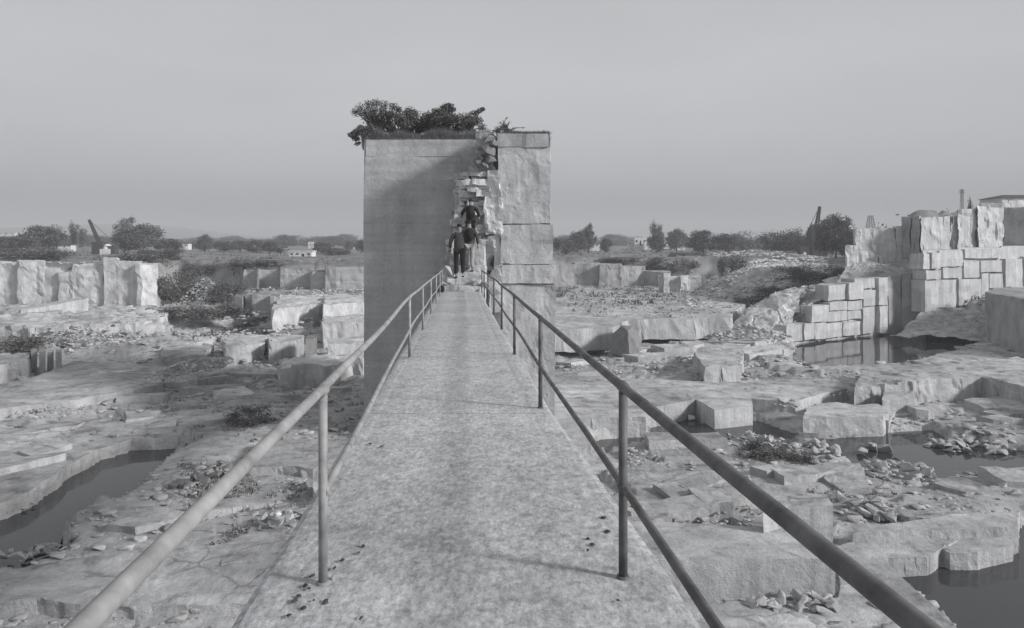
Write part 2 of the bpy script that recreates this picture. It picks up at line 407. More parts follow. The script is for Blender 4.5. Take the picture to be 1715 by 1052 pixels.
# ground material: stone in the quarry, scrubby soil on the plain around
m, t, p = nodes('ground'); MAT['ground'] = m
src = MAT['floor_stone'].copy(); src.name = 'ground'; MAT['ground'] = src; t = src.node_tree; p = t.nodes['Principled BSDF']
lk = p.inputs['Base Color'].links[0].from_socket
g = t.nodes.new('ShaderNodeNewGeometry'); s = t.nodes.new('ShaderNodeSeparateXYZ'); t.links.new(g.outputs['Position'], s.inputs[0])
soil = ramp(t, noise(t, .25, 8, .7, g.outputs['Position'], dist=.5), [(.3, .10), (.7, .32), (.5, .2)])
f1 = mrange(t, s.outputs[2], 3.6, 5.2, 0, 1)
pat = ramp(t, noise(t, .11, 7, .65, g.outputs['Position'], dist=.8), [(.50, 0), (.60, .75)])
f2 = t.nodes.new('ShaderNodeMath'); f2.operation = 'MULTIPLY'; t.links.new(mrange(t, s.outputs[1], 30, 70, 0, 1), f2.inputs[0]); t.links.new(pat, f2.inputs[1])
f3 = t.nodes.new('ShaderNodeMath'); f3.operation = 'MAXIMUM'; t.links.new(f1, f3.inputs[0]); t.links.new(f2.outputs[0], f3.inputs[1])
t.links.new(mixc(t, f3.outputs[0], lk, soil), p.inputs['Base Color'])
tag(lobj('ground', me, 'ground'), kind='structure')

for nm, P, wz in POOLS:
    W = [G(x, y, wz) for x, y in P]; c_ = sum(W, Vector()) / len(W)
    W = [q + (q - c_).normalized() * (.9 if nm in ('long', 'mid', 'wall') else .5) for q in W]
    bm = bmesh.new(); bm.faces.new([bm.verts.new(q) for q in W]); bmesh.ops.recalc_face_normals(bm, faces=bm.faces)
    for f in bm.faces:
        if f.normal.z < 0: f.normal_flip()
    bmesh.ops.triangulate(bm, faces=bm.faces)
    me = bpy.data.meshes.new('water'); bm.to_mesh(me); bm.free(); tag(lobj('water', me, 'water'), kind='structure')

# ---------------------------------------------------------------- crisp ledges of the quarry floor
ledge([(1085, 937), (1400, 936), (1345, 886), (1040, 872)], .93, -.5, 'ledge_stone', edge=.05, amp=.03, frac=0)
ledge([(1120, 1010), (1405, 1002), (1400, 915), (1470, 897), (1600, 905), (1560, 932), (1478, 936), (1590, 1040), (1720, 1180), (1250, 1400), (900, 1300)], .12, -1.2, 'ledge_stone', edge=.05, amp=.05)
ledge([(1430, 893), (1600, 886), (1706, 880), (1706, 856), (1590, 862), (1480, 878)], .38, -1.0, 'ledge_stone', edge=.04, amp=.03)
ledge([(1560, 912), (1590, 925), (1640, 926), (1698, 912), (1690, 892), (1600, 892)], .1, -1.2, 'ledge_stone', edge=.04, amp=.03)
ledge([(1345, 701), (1482, 697), (1490, 688), (1470, 676), (1350, 682)], .47, -.9, edge=.08, amp=.05)
ledge([(1478, 671), (1535, 668), (1530, 655), (1480, 657)], .66, -.5, edge=.05, amp=.04)
ledge([(860, 702), (1080, 697), (1080, 686), (1165, 668), (1260, 668), (1330, 672), (1420, 650), (1400, 634), (1200, 640), (900, 626)], .5, -.9, edge=.12, amp=.07)
ledge([(1183, 616), (1240, 612), (1244, 585), (1200, 575), (1160, 590)], 1.15, .2, 'ledge_stone', edge=.15, amp=.14)
ledge([(915, 553), (1028, 548), (1052, 537), (1222, 534), (1246, 508), (1240, 497), (915, 500)], 1.8, .2, 'ledge_stone', edge=.3, amp=.12, cell=.6)
ledge([(1430, 648), (1530, 640), (1572, 634), (1646, 630), (1720, 648), (1830, 700), (2100, 700), (1900, 590), (1450, 612)], 1.0, -.4, edge=.08, amp=.06)
ledge([(1530, 602), (1610, 585), (1660, 590), (1700, 602), (1640, 612), (1560, 612)], .35, -.4, 'ledge_stone', edge=.1, amp=.05)
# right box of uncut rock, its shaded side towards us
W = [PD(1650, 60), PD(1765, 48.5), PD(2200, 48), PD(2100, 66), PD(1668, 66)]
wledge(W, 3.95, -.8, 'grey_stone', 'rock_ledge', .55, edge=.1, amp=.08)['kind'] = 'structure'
# left
ledge([(-120, 546), (112, 545), (248, 540), (280, 521), (262, 512), (-120, 511)], 1.7, -.2, 'ledge_stone', edge=.5, amp=.3, frac=.22)
ledge([(-60, 614), (46, 606), (52, 592), (-60, 598)], 1.05, -.9, edge=.1, amp=.08)
ledge([(-80, 690), (20, 684), (130, 668), (272, 642), (280, 612), (120, 604), (60, 632), (-80, 655)], .45, -.8, 'floor_stone', edge=.3, amp=.14)
ledge([(468, 615), (552, 612), (590, 600), (610, 601), (610, 590), (478, 601)], .95, -.9, 'white_stone', edge=.1, amp=.08)
ledge([(545, 578), (610, 573), (610, 562), (552, 566)], 1.25, -.2, 'ledge_stone', edge=.1, amp=.07)
ledge([(372, 582), (443, 572), (450, 560), (380, 562)], 1.25, -.2, 'ledge_stone', edge=.3, amp=.2)
ledge([(448, 575), (508, 571), (508, 562), (452, 563)], 1.35, -.2, 'ledge_stone', edge=.08, amp=.06)
ledge([(540, 509), (640, 503), (640, 491), (545, 495)], 2.85, -.2, 'white_stone', edge=.1, amp=.1)
ledge([(455, 520), (540, 509), (548, 493), (470, 496)], 2.5, -.2, 'white_stone', edge=.25, amp=.18)
ledge([(540, 543), (640, 541), (640, 527), (540, 529)], 1.75, -.2, 'white_stone', edge=.2, amp=.12)
ledge([(268, 600), (345, 596), (352, 580), (280, 578)], .8, -.2, 'floor_stone', edge=.3, amp=.2)
ledge([(-200, 1040), (60, 1002), (180, 1013), (420, 1010), (640, 1005), (640, 900), (430, 905), (160, 930), (-200, 985)], .22, -1.2, 'floor_stone', edge=.12, amp=.1)
ledge([(-200, 878), (0, 846), (60, 818), (110, 779), (170, 750), (225, 734), (300, 730), (260, 700), (100, 712), (-200, 760)], .1, -1.1, 'floor_stone', edge=.22, amp=.09)
ledge([(410, 782), (620, 786), (640, 740), (440, 735)], .3, -.6, 'grey_stone', edge=.3, amp=.12)

r2 = random.Random(21); made = 0; PW = [[G(x, y, wz) for x, y in P] for nm, P, wz in POOLS]
for _ in range(900):
    D = 17 + 50 * r2.random() ** 1.1; ax = r2.uniform(-.72, .72); x = ax * D
    if abs(x - (SXb * D)) < 1.6 + 0 * D or (27 < D < 42 and -8 < x < 4): continue
    one = lambda P: polysd(np.array([x]), np.array([D]), P)[0]
    if any(one(P) > -1.4 for P in PW): continue
    z = zat(x, D); a = r2.choice((.38, .38, .95, .1)) + r2.gauss(0, .1); L_, W_ = r2.uniform(.9, 3.6) * (.6 + D / 70), r2.uniform(.6, 1.8) * (.6 + D / 70); u = Vector((math.cos(a), math.sin(a), 0)); v = Vector((-u.y, u.x, 0)); c_ = Vector((x, D, 0))
    W = [c_ + u * L_ * .5 * r2.uniform(.7, 1.1) * sx_ + v * W_ * .5 * r2.uniform(.6, 1.1) * sy_ for sx_, sy_ in ((-1, -1), (0, -1.1), (1, -1), (1, 1), (0, .9), (-1, 1))]
    cnt[0] += 1; hh = r2.uniform(.08, .32) * (.7 + D / 60)
    o = wledge(W, z + hh, z - .5, r2.choice(['ledge_stone', 'floor_stone', 'ledge_stone', 'white_stone'] if D > 35 else ['ledge_stone', 'floor_stone', 'floor_stone']), 'rock_ledge', .28 + D * .004, edge=.16, amp=.08, frac=.05, tilt=(r2.gauss(0, .05), r2.gauss(0, .05))); o['kind'] = 'structure'
    made += 1
    if made >= 150: break

# ---------------------------------------------------------------- quarry walls behind
def stepped_wall(label, secs, zb, mat, back=6, name='rock_wall'):
    """secs: (px0, px1, D0, D1, ytop) -- each cut section is a part"""
    t_ = empty(name, PD((secs[0][0] + secs[-1][1]) / 2, secs[0][2], zb), label, 'rock face')
    for a, b_, D0, D1, yt in secs:
        zt = HC - (yt - HY) / F * (D0 + D1) / 2
        W = [PD(a, D0), PD(b_, D1), PD(b_, D1 + back), PD(a, D0 + back)]
        o = wledge(W, zt, zb, mat, 'cut_section', .38, edge=.16, amp=.12, frac=.08 if mat == 'white_stone' else .05)
        o.parent = t_; o.matrix_parent_inverse = Matrix.Translation(-t_.location)
    return t_
stepped_wall('long pale broken rock face at the left, below the rounded tree', [(-80, 32, 74.8, 74.8, 441), (30, 74, 74.4, 74.6, 438), (72, 100, 75.0, 75.0, 450), (98, 124, 74.5, 74.5, 455), (122, 174, 74.8, 74.8, 445), (172, 198, 74.5, 74.5, 434), (196, 230, 74.8, 74.8, 440), (228, 236, 74.2, 74.2, 441), (235, 262, 74.9, 76, 444)], .2, 'white_stone')
stepped_wall('pale sawn pit wall with two shadowed bays left of the pillar', [(372, 408, 96, 92, 446), (408, 431, 91, 91, 452), (431, 434, 89.5, 89.5, 452), (434, 470, 91.4, 91.4, 452), (470, 522, 88.6, 88.6, 450), (522, 545, 85.8, 85.8, 455), (545, 640, 84.5, 84.5, 447)], 1.2, 'pillar_sawn')
stepped_wall('low sawn rock face with a dark bay in front of the pit wall', [(395, 408, 74, 73, 497), (408, 424, 74.6, 74.6, 496), (424, 452, 73.2, 73.2, 494), (452, 470, 71.6, 71.6, 496)], .6, 'pillar_sawn', 3)
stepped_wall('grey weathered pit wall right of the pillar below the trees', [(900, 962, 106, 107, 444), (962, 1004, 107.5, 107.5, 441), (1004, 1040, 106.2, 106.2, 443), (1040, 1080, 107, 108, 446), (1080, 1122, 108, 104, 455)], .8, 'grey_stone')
stepped_wall('low pale face of short blocks beyond the rubble flats', [(1104, 1112, 95, 95, 462), (1112, 1122, 94.2, 94.2, 459), (1122, 1140, 95, 95, 464), (1140, 1152, 94.3, 94.3, 463), (1152, 1172, 95, 95, 464)], .8, 'white_stone', 2)

# right hand wall made of cut blocks
def plane_hit(px, P0, P1):
    """intersect the ray through pixel column px with the vertical plane P0-P1"""
    dx = (px - CX) / F; a = P0; d = (P1 - P0)
    s_ = (a.x - dx * a.y) / (dx * d.y - d.x); return a + d * s_
def stone_box(name, A, B, zt, zb, depth, mat, parent, gap=.035, jit=.065, seed=0, cell=.6):
    d = (B - A); d.z = 0; L = d.length; d.normalize(); nrm = Vector((d.y, -d.x, 0))
    if nrm.dot(A) > 0: nrm = -nrm
    pr = random.uniform(-.16, .16)
    a = A + d * gap + nrm * pr; b_ = B - d * gap + nrm * pr
    nx = max(1, int(L / cell)); nz = max(1, int((zt - zb) / cell)); vs_ = []; fs = []
    t0, t1 = zt - gap, zb + gap
    tl = random.uniform(-.06, .06); tr = random.uniform(-.06, .06)
    for j in range(nz + 1):
        for i in range(nx + 1):
            q = a.lerp(b_, i / nx); z = t1 + (t0 + (tl if i == 0 else tr if i == nx else 0) * (j == nz) - t1) * j / nz
            e_ = (i in (0, nx)) or (j in (0, nz))
            q = q + nrm * (random.uniform(-jit, jit) * (.6 if e_ else 1) - (.05 if e_ else 0)) + d * random.uniform(-jit, jit) * .6
            vs_.append((q.x, q.y, z + random.uniform(-jit, jit) * .6))
    n0 = len(vs_)
    for j in range(nz + 1):
        for i in range(nx + 1):
            v = vs_[j * (nx + 1) + i]; vs_.append((v[0] - nrm.x * depth, v[1] - nrm.y * depth, v[2]))
    I = lambda i, j, o=0: o + j * (nx + 1) + i
    for j in range(nz):
        for i in range(nx): fs.append((I(i, j), I(i + 1, j), I(i + 1, j + 1), I(i, j + 1)))
    for i in range(nx):
        fs.append((I(i, nz), I(i + 1, nz), I(i + 1, nz, n0), I(i, nz, n0))); fs.append((I(i + 1, 0), I(i, 0), I(i, 0, n0), I(i + 1, 0, n0)))
    for j in range(nz):
        fs.append((I(0, j + 1), I(0, j + 1, n0), I(0, j, n0), I(0, j))); fs.append((I(nx, j), I(nx, j, n0), I(nx, j + 1, n0), I(nx, j + 1)))
    o = mobj(name, vs_, fs, mat)
    bm = bmesh.new(); bm.from_mesh(o.data); bmesh.ops.recalc_face_normals(bm, faces=bm.faces); bm.to_mesh(o.data); bm.free()
    if parent: o.parent = parent; o.matrix_parent_inverse = Matrix.Translation(-parent.location)
    return o
def cpx(ox, oy, s): return lambda x, y: (ox + x / s, oy + y / s)
c7 = cpx(1280, 300, 3.094)
A0, A1 = PD(1319, 59.2), PD(1490, 66.5)
wallA = empty('block_wall', A0, 'stepped wall of white cut blocks rising from the pool at right', 'rock wall', None)
blocksA = [(120, 205, 752, 842), (208, 262, 745, 835), (262, 320, 742, 832), (325, 412, 742, 825), (415, 505, 738, 812), (240, 330, 655, 742), (338, 436, 632, 682), (338, 436, 682, 738), (342, 430, 545, 630), (440, 515, 680, 728),
           (440, 515, 628, 680), (436, 515, 535, 625), (516, 576, 662, 802), (516, 576, 572, 660), (470, 576, 515, 568), (588, 636, 508, 655), (592, 638, 657, 800)]
for a, b_, y0, y1 in blocksA:
    p0, q0 = c7(a, y0); p1, q1 = c7(b_, y1)
    P_, Q_ = plane_hit(p0, A0, A1), plane_hit(p1, A0, A1); Dm = (P_.y + Q_.y) / 2
    stone_box('stone_block', P_, Q_, HC - (q0 - HY) / F * Dm, HC - (q1 - HY) / F * Dm, 1.3, 'block_stone', wallA)
def backing(pxs, Ds, yts, zb, off, thick, mat, parent, cell=.8, amp=.12):
    for i in range(len(pxs) - 1):
        a, b_ = PD(pxs[i], Ds[i]), PD(pxs[i + 1], Ds[i + 1]); d = (b_ - a).normalized(); nrm = Vector((-d.y, d.x, 0))
        if nrm.y < 0: nrm = -nrm
        W = [PD(pxs[i], Ds[i] + off), PD(pxs[i + 1], Ds[i + 1] + off), PD(pxs[i + 1], Ds[i + 1] + off + thick), PD(pxs[i], Ds[i] + off + thick)]
        zt = HC - ((yts[i] + yts[i + 1]) / 2 - HY) / F * (Ds[i] + Ds[i + 1]) / 2
        o = wledge(W, zt, zb, mat, 'rock_core', cell, edge=.1, amp=amp)
        o.parent = parent; o.matrix_parent_inverse = Matrix.Translation(-parent.location)
backing([1319, 1350, 1385, 1420, 1490], [59.2, 60.5, 62, 63.5, 66.5], [560, 528, 500, 478, 468], -.8, .5, 1.6, 'white_stone', wallA, .45, .2)
def loft(front, back_, n, m_, mat, name='rock_slope', amp=.25, frac=.25, seed=0, bulge=0):
    fv, bv = [V(*q) for q in front], [V(*q) for q in back_]
    def along(L, t_):
        x = t_ * (len(L) - 1); i = min(int(x), len(L) - 2); return L[i].lerp(L[i + 1], x - i)
    co = np.array([tuple(along(fv, i / n).lerp(along(bv, i / n), j / m_) + Vector((0, 0, bulge * math.sin(math.pi * j / m_)))) for j in range(m_ + 1) for i in range(n + 1)])
    co += amp * np.stack([fbm(co * .8 + 9 * k, seed + k, 4) for k in range(3)], -1)
    for cs in (2.2, .9):
        w3 = co + .3 * np.stack([vnoise(co * .9 + 5 * j, 70 + j) for j in range(3)], -1)
        c3 = np.floor(w3 / cs).astype(np.int64)
        for j in range(3): co[:, j] += frac * (cs / 2.2) * (2 * _h(c3[:, 0], c3[:, 1], c3[:, 2], seed * 5 + j) - 1)
    fs = [(j * (n + 1) + i, j * (n + 1) + i + 1, (j + 1) * (n + 1) + i + 1, (j + 1) * (n + 1) + i) for j in range(m_) for i in range(n)]
    return tag(mobj(name, [tuple(q) for q in co], fs, mat), kind='structure')
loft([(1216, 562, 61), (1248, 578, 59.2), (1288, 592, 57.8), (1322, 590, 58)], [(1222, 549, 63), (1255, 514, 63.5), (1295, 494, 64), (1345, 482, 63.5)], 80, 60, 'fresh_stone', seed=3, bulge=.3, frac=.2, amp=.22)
loft([(1222, 551, 62.9), (1255, 516, 63.4), (1295, 496, 63.9), (1345, 484, 63.4)], [(1240, 549, 72), (1290, 512, 72), (1330, 492, 72), (1370, 478, 72)], 40, 16, 'grey_stone', seed=4, frac=.1)
loft([(1316, 546, 60), (1350, 524, 61.2), (1385, 500, 62.6), (1420, 482, 64.2), (1492, 466, 67.4)], [(1290, 502, 68), (1340, 480, 70), (1380, 468, 72), (1420, 462, 74), (1500, 452, 76)], 70, 40, 'white_stone', seed=5)
loft([(1490, 566, 61.5), (1560, 562, 61), (1650, 574, 58.8), (1730, 590, 57)], [(1546, 522, 66.2), (1603, 512, 68.6), (1680, 486, 72), (1760, 470, 75)], 60, 30, 'floor_stone', seed=7, frac=.12)
# curved grey face between the two block walls
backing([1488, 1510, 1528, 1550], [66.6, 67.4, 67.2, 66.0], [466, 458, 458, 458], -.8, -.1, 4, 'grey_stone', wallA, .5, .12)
B0, B1 = PD(1546, 65.6), PD(1760, 75)
wallB = empty('block_wall', B0, 'tall quarry wall of staggered pale blocks at the far right', 'rock wall', None)
blocksB = [(825, 862, 385, 470), (864, 912, 380, 468), (918, 1040, 368, 455), (1042, 1240, 362, 412), (835, 915, 472, 522), (930, 1030, 460, 515), (1045, 1125, 425, 512), (1130, 1238, 422, 484), (1246, 1282, 412, 560), (1284, 1346, 412, 570),
           (832, 905, 524, 690), (905, 1002, 522, 668), (1008, 1124, 517, 652), (1130, 1170, 488, 600), (1174, 1244, 488, 568), (1088, 1146, 604, 642), (1348, 1440, 400, 570)]
for a, b_, y0, y1 in blocksB:
    p0, q0 = c7(a, y0); p1, q1 = c7(b_, y1)
    P_, Q_ = plane_hit(p0, B0, B1), plane_hit(p1, B0, B1); Dm = (P_.y + Q_.y) / 2
    stone_box('stone_block', P_, Q_, HC - (q0 - HY) / F * Dm, HC - (q1 - HY) / F * Dm, 1.3, 'block_stone', wallB)
backing([1546, 1603, 1678, 1800], [65.6, 68.1, 71.4, 77], [420, 418, 412, 412], -.8, .45, 5, 'block_stone', wallB, .6, .08)
# upper tier above the blocks
upper = empty('rock_wall', PD(1430, 73, 3), 'smooth curved upper tier of the quarry wall behind the right block walls', 'rock face')
def tier(pts, zb, thick, mat):
    for i in range(len(pts) - 1):
        (pa, da, ya), (pb, db, yb) = pts[i], pts[i + 1]
        a, b_ = PD(pa, da), PD(pb, db); d = (b_ - a).normalized(); nrm = Vector((-d.y, d.x, 0))
        if nrm.y < 0: nrm = -nrm
        zt = HC - (ya - HY) / F * (da + db) / 2
        o = wledge([a, b_, PD(pb, db + thick), PD(pa, da + thick)], zt, zb, mat, 'cut_section', .36, edge=.15, amp=.14, frac=.09)
        o.parent = upper; o.matrix_parent_inverse = Matrix.Translation(-upper.location)
tier([(1432, 72.6, 383), (1470, 73.1, 383), (1500, 73.2, 378), (1516, 73.2, 378)], 3.5, 8, 'block_stone')
tier([(1418, 72.2, 412), (1436, 72.5, 412)], 2.5, 8, 'block_stone')
tier([(1512, 73.0, 363), (1527, 72.6, 362), (1541, 71.4, 363)], 2.5, 8, 'grey_stone')
tier([(1541, 71.2, 364), (1592, 72.6, 361), (1594, 73.4, 362), (1612, 74, 362)], 2.5, 8, 'block_stone')
tier([(1606, 73.2, 350), (1636, 74.2, 347), (1637, 73.8, 347), (1680, 75.2, 347)], 2.5, 8, 'block_stone')
tier([(1680, 76.2, 347), (1760, 74.5, 345)], 2.5, 8, 'grey_stone')
tier([(1680, 81, 336), (1800, 84, 334)], 2.5, 8, 'white_stone')
tier([(1642, 80, 340), (1680, 80, 340)], 2.5, 6, 'grey_stone')
# earthy talus between the tiers
loft([(1392, 492, 65), (1450, 476, 66.5), (1500, 464, 68.2), (1548, 466, 67.5)], [(1420, 440, 73.5), (1470, 436, 74), (1510, 430, 74), (1550, 420, 72.5)], 60, 30, 'grey_stone', 'talus_slope', seed=9, amp=.4, frac=.1)

# ---------------------------------------------------------------- rock pillar
pil = empty('rock_pillar', PD(770, 31, 0), 'tall square rock pillar left standing, shrubs on top, at the end of the footbridge', 'rock pillar')
def pchild(o): o.parent = pil; o.matrix_parent_inverse = Matrix.Translation(-pil.location); return o
DL, DR = 33.0, 30.7
ZT = HC + (HY - 231) / F * DL
W = [PD(609, DL), PD(812, DL), PD(812, DL) + Vector((0, 7.5, 0)), PD(609, DL) + Vector((0, 7.5, 0))]
pchild(wledge(W, ZT, -.5, 'pillar_sawn', 'sawn_mass', .22, edge=.04, amp=.035, freq=.6))
# proud weathered courses near the top of the sawn face
for (a, b_, y0, y1, pr, s_) in [(613, 792, 234, 262, .03, 1), (612, 772, 263, 302, .012, 2)]:
    z1, z0 = HC - (y0 - HY) / F * DL, HC - (y1 - HY) / F * DL
    W = [PD(a, DL) - Vector((0, pr, 0)), PD(b_, DL) - Vector((0, pr, 0)), PD(b_, DL + .3), PD(a, DL + .3)]
    pchild(wledge(W, z1, z0, 'pillar_sawn', 'weathered_course', .14, edge=.03, amp=.03, freq=1.5))
# right hand buttress: thick beds with slots between
beds = [(833, 919, 224, 246.5, .06, 'grey_stone'), (834, 921, 247, 374.6, .0, 'pillar_rough'), (837, 924, 376.4, 441.6, .03, 'pillar_rough'), (839, 931, 443.4, 474.8, .0, 'pillar_rough'), (842, 929, 476.8, 760, -.06, 'pillar_rough')]
for i, (a, b_, y0, y1, pr, mt) in enumerate(beds):
    z1, z0 = HC - (y0 - HY) / F * DR, HC - (y1 - HY) / F * DR
    W = [PD(a, DR) - Vector((0, pr, 0)), PD(b_, DR) - Vector((0, pr, 0)), PD(b_, DR) + Vector((0, 9, 0)), PD(a, DR) + Vector((0, 9, 0))]
    pchild(wledge(W, z1, z0, mt, 'bedding_layer', .15, edge=.08, amp=.04, freq=.7, frac=.022))
W = [PD(850, DR + .16), PD(912, DR + .16), PD(912, DR + 6), PD(850, DR + 6)]
pchild(wledge(W, HC + (HY - 232) / F * DR, -.5, 'grey_stone', 'rock_core', .5, edge=.02, amp=.02))
W = [PD(804, DR + .9), PD(842, DR + .5), PD(842, 39), PD(804, 39)]
pchild(wledge(W, HC + (HY - 236) / F * DR, -.5, 'pillar_rough', 'rock_core', .2, edge=.2, amp=.16, freq=1.4, frac=.08))
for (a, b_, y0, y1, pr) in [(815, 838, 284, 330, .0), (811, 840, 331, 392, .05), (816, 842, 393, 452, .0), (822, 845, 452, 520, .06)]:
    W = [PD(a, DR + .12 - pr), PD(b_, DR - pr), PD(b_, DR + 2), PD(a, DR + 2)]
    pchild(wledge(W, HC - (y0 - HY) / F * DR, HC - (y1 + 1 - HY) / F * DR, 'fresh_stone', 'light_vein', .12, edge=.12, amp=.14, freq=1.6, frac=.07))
W = [PD(806, DR + .3), PD(833, DR + .1), PD(833, DR + 2), PD(806, DR + 2)]
pchild(wledge(W, HC - (222 - HY) / F * DR, HC - (302 - HY) / F * DR, 'grey_stone', 'crumbling_top', .13, edge=.2, amp=.2, freq=1.8, frac=.08))

def rock_mesh(seed, flat=.6, n=16):
    r_ = random.Random(seed); bm = bmesh.new()
    for i in range(n):
        v = Vector((r_.uniform(-1, 1), r_.uniform(-.8, .8), r_.uniform(-1, 1)))
        k = max(abs(v.x), abs(v.y), abs(v.z)) ** .6; v = v / k * .5
        bm.verts.new((v.x, v.y, v.z * flat))
    h = bmesh.ops.convex_hull(bm, input=bm.verts)
    bmesh.ops.delete(bm, geom=[g_ for g_ in h['geom_interior'] if isinstance(g_, bmesh.types.BMVert)], context='VERTS')
    bmesh.ops.bevel(bm, geom=bm.edges[:], offset=.03, segments=1, affect='EDGES')
    bmesh.ops.triangulate(bm, faces=bm.faces)
    me = bpy.data.meshes.new('stone'); bm.to_mesh(me); bm.free(); return me
RM = {}
for mt in ('rubble_stone', 'white_stone', 'dark_rubble', 'pillar_rough'):
    RM[mt] = []
    for i in range(9):
        me = rock_mesh(i + 3, .45 + .1 * (i % 4)); me.materials.append(MAT[mt]); RM[mt].append(me)
def stone(loc, s, mt='rubble_stone', parent=None, rot=None, name='stone'):
    o = bpy.data.objects.new(name, random.choice(RM[mt])); C.objects.link(o)
    o.location = loc; o.scale = s if hasattr(s, '__len__') else (s, s, s)
    o.rotation_euler = rot or (random.gauss(0, .35), random.gauss(0, .35), random.uniform(0, 6.28))
    if parent: o.parent = parent; o.matrix_parent_inverse = Matrix.Translation(-parent.location)
    return o
# the broken, layered shoulder left of the stair
prof = [(268, 792, 812), (280, 784, 814), (290, 768, 815), (305, 767, 815), (320, 768, 816), (335, 767, 818), (350, 766, 820), (365, 760, 824), (380, 757, 828), (400, 753, 826), (440, 748, 815), (480, 742, 812)]
y = 268.0
while y < 478:
    h_ = random.uniform(4.5, 9.5); x0 = np.interp(y, [q[0] for q in prof], [q[1] for q in prof]) + random.uniform(-4, 4); x1 = np.interp(y, [q[0] for q in prof], [q[2] for q in prof])
    x = x0; npc = random.choice((1, 2, 2, 3))
    for k in range(npc):
        xb = x1 + 4 if k == npc - 1 else x + (x1 - x0) / npc * random.uniform(.7, 1.3)
        if y > 415 and xb > 790: xb = max(x + 3, 765)
        D = DR + .30 - .30 * (x - x0) / 60 + random.uniform(-.22, .22) + (.12 if k == 0 else 0)
        W = [PD(x, D), PD((x + xb) / 2, D - random.uniform(-.1, .12)), PD(xb, D + random.uniform(-.1, .1)), PD(xb, D + 1.2), PD(x, D + 1.2)]
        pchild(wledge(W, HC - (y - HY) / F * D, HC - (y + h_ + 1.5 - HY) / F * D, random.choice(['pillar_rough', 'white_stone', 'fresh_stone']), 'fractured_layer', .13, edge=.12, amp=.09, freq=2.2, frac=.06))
        x = xb
        if y > 415: break
    y += h_
W = [PD(768, DR + 1.2), PD(800, DR + 1.1), PD(818, DR + 1.0), PD(818, 34.5), PD(768, 34.5)]
pchild(wledge(W, HC - (286 - HY) / F * 31, -.5, 'pillar_rough', 'rock_core', .14, edge=.2, amp=.16, freq=1.4, vfreq=2.4, frac=.12))
for x, y, s_ in [(806, 262, .5), (816, 254, .6), (822, 268, .5), (812, 276, .45), (800, 270, .4), (826, 240, .5), (818, 232, .5)]:
    stone(V(x, y, DR), (s_, s_, s_ * 1.1), 'dark_rubble', pil)

# ---------------------------------------------------------------- footbridge
SX, SZ = (772 - CX) / F, 23.0 / F
def B(off, D, dz=0.0): return Vector((SX * D + off, D, HC - 1.4 - SZ * D + dz))
br = empty('footbridge', B(0, 2), 'narrow concrete footbridge running to the rock pillar', 'footbridge')
def bch(o, par=br): o.parent = par; o.matrix_parent_inverse = Matrix.Translation(-par.location); return o
joints = [-4, 2.2, 6.62, 10.3, 17.5, 23.5, 28.9]
for a, b_ in zip(joints[:-1], joints[1:]):
    n = max(4, int((b_ - a) / .12)); cols = [-.885, -.868, -.835, -.8, -.745, -.715, -.5, -.25, 0, .25, .5, .63, .67, .74, .79, .825, .845]
    prof = [-.05, -.018, -.004, 0, .0, -.004, .003, -.002, .002, -.002, .002, -.003, 0, 0, -.004, -.016, -.05]
    vs_, fs = [], []; m_c = len(cols)
    Dl = [a + .011 + (b_ - a - .022) * j / n for j in range(n + 1)]
    for D in Dl:
        for c_, z_ in zip(cols, prof):
            q = B(c_ if c_ < .6 else c_ * np.interp(D, [3.3, 6.7, 13, 28], [1.10, 1.0, .93, .91]), D, z_); nn = vnoise(np.array([[q.x * 2, q.y * 2, .3]]), 4)[0] * .006
            q.x += vnoise(np.array([[q.x * 3, q.y * 1.7, 3.3]]), 5)[0] * .012 if abs(c_) > .8 else 0
            q.z += nn; vs_.append(q)
    for D in Dl: vs_.append(B(-.885, D, -.28))
    for D in Dl: vs_.append(B(.845 * np.interp(D, [3.3, 6.7, 13, 28], [1.10, 1.0, .93, .91]), D, -.28))
    for j in range(n):
        for i in range(m_c - 1): fs.append((j * m_c + i, j * m_c + i + 1, (j + 1) * m_c + i + 1, (j + 1) * m_c + i))
        o0 = (n + 1) * m_c; o1 = o0 + n + 1
        fs.append((o0 + j, j * m_c, (j + 1) * m_c, o0 + j + 1)); fs.append((j * m_c + m_c - 1, o1 + j, o1 + j + 1, (j + 1) * m_c + m_c - 1))
        fs.append((o0 + j, o0 + j + 1, o1 + j + 1, o1 + j))
    fs.append(tuple(range(m_c)) + (o1, o0)); fs.append(tuple(n * m_c + i for i in range(m_c)[::-1]) + (o0 + n, o1 + n))
    bch(mobj('deck_slab', vs_, fs, 'concrete'))
for s_ in (-.55, .55):
    vs_, fs = merge([boxvf((0, 0, 0), (.3, 33, .5))])
    R = Matrix.Translation(B(s_, 12.5, -.532)) @ Matrix.Rotation(-math.atan(SX), 4, 'Z') @ Matrix.Rotation(-SZ, 4, 'X')
    bch(mobj('support_beam', [R @ v for v in vs_], fs, 'concrete'))
# abutment of rock behind and under the viewpoint
wledge([(-6, -12), (6, -12), (2.2, 1.2), (-2.2, 1.2)], HC - 2.0, -.5, 'ledge_stone', 'rock_abutment', .6, edge=.1, amp=.1)['kind'] = 'structure'

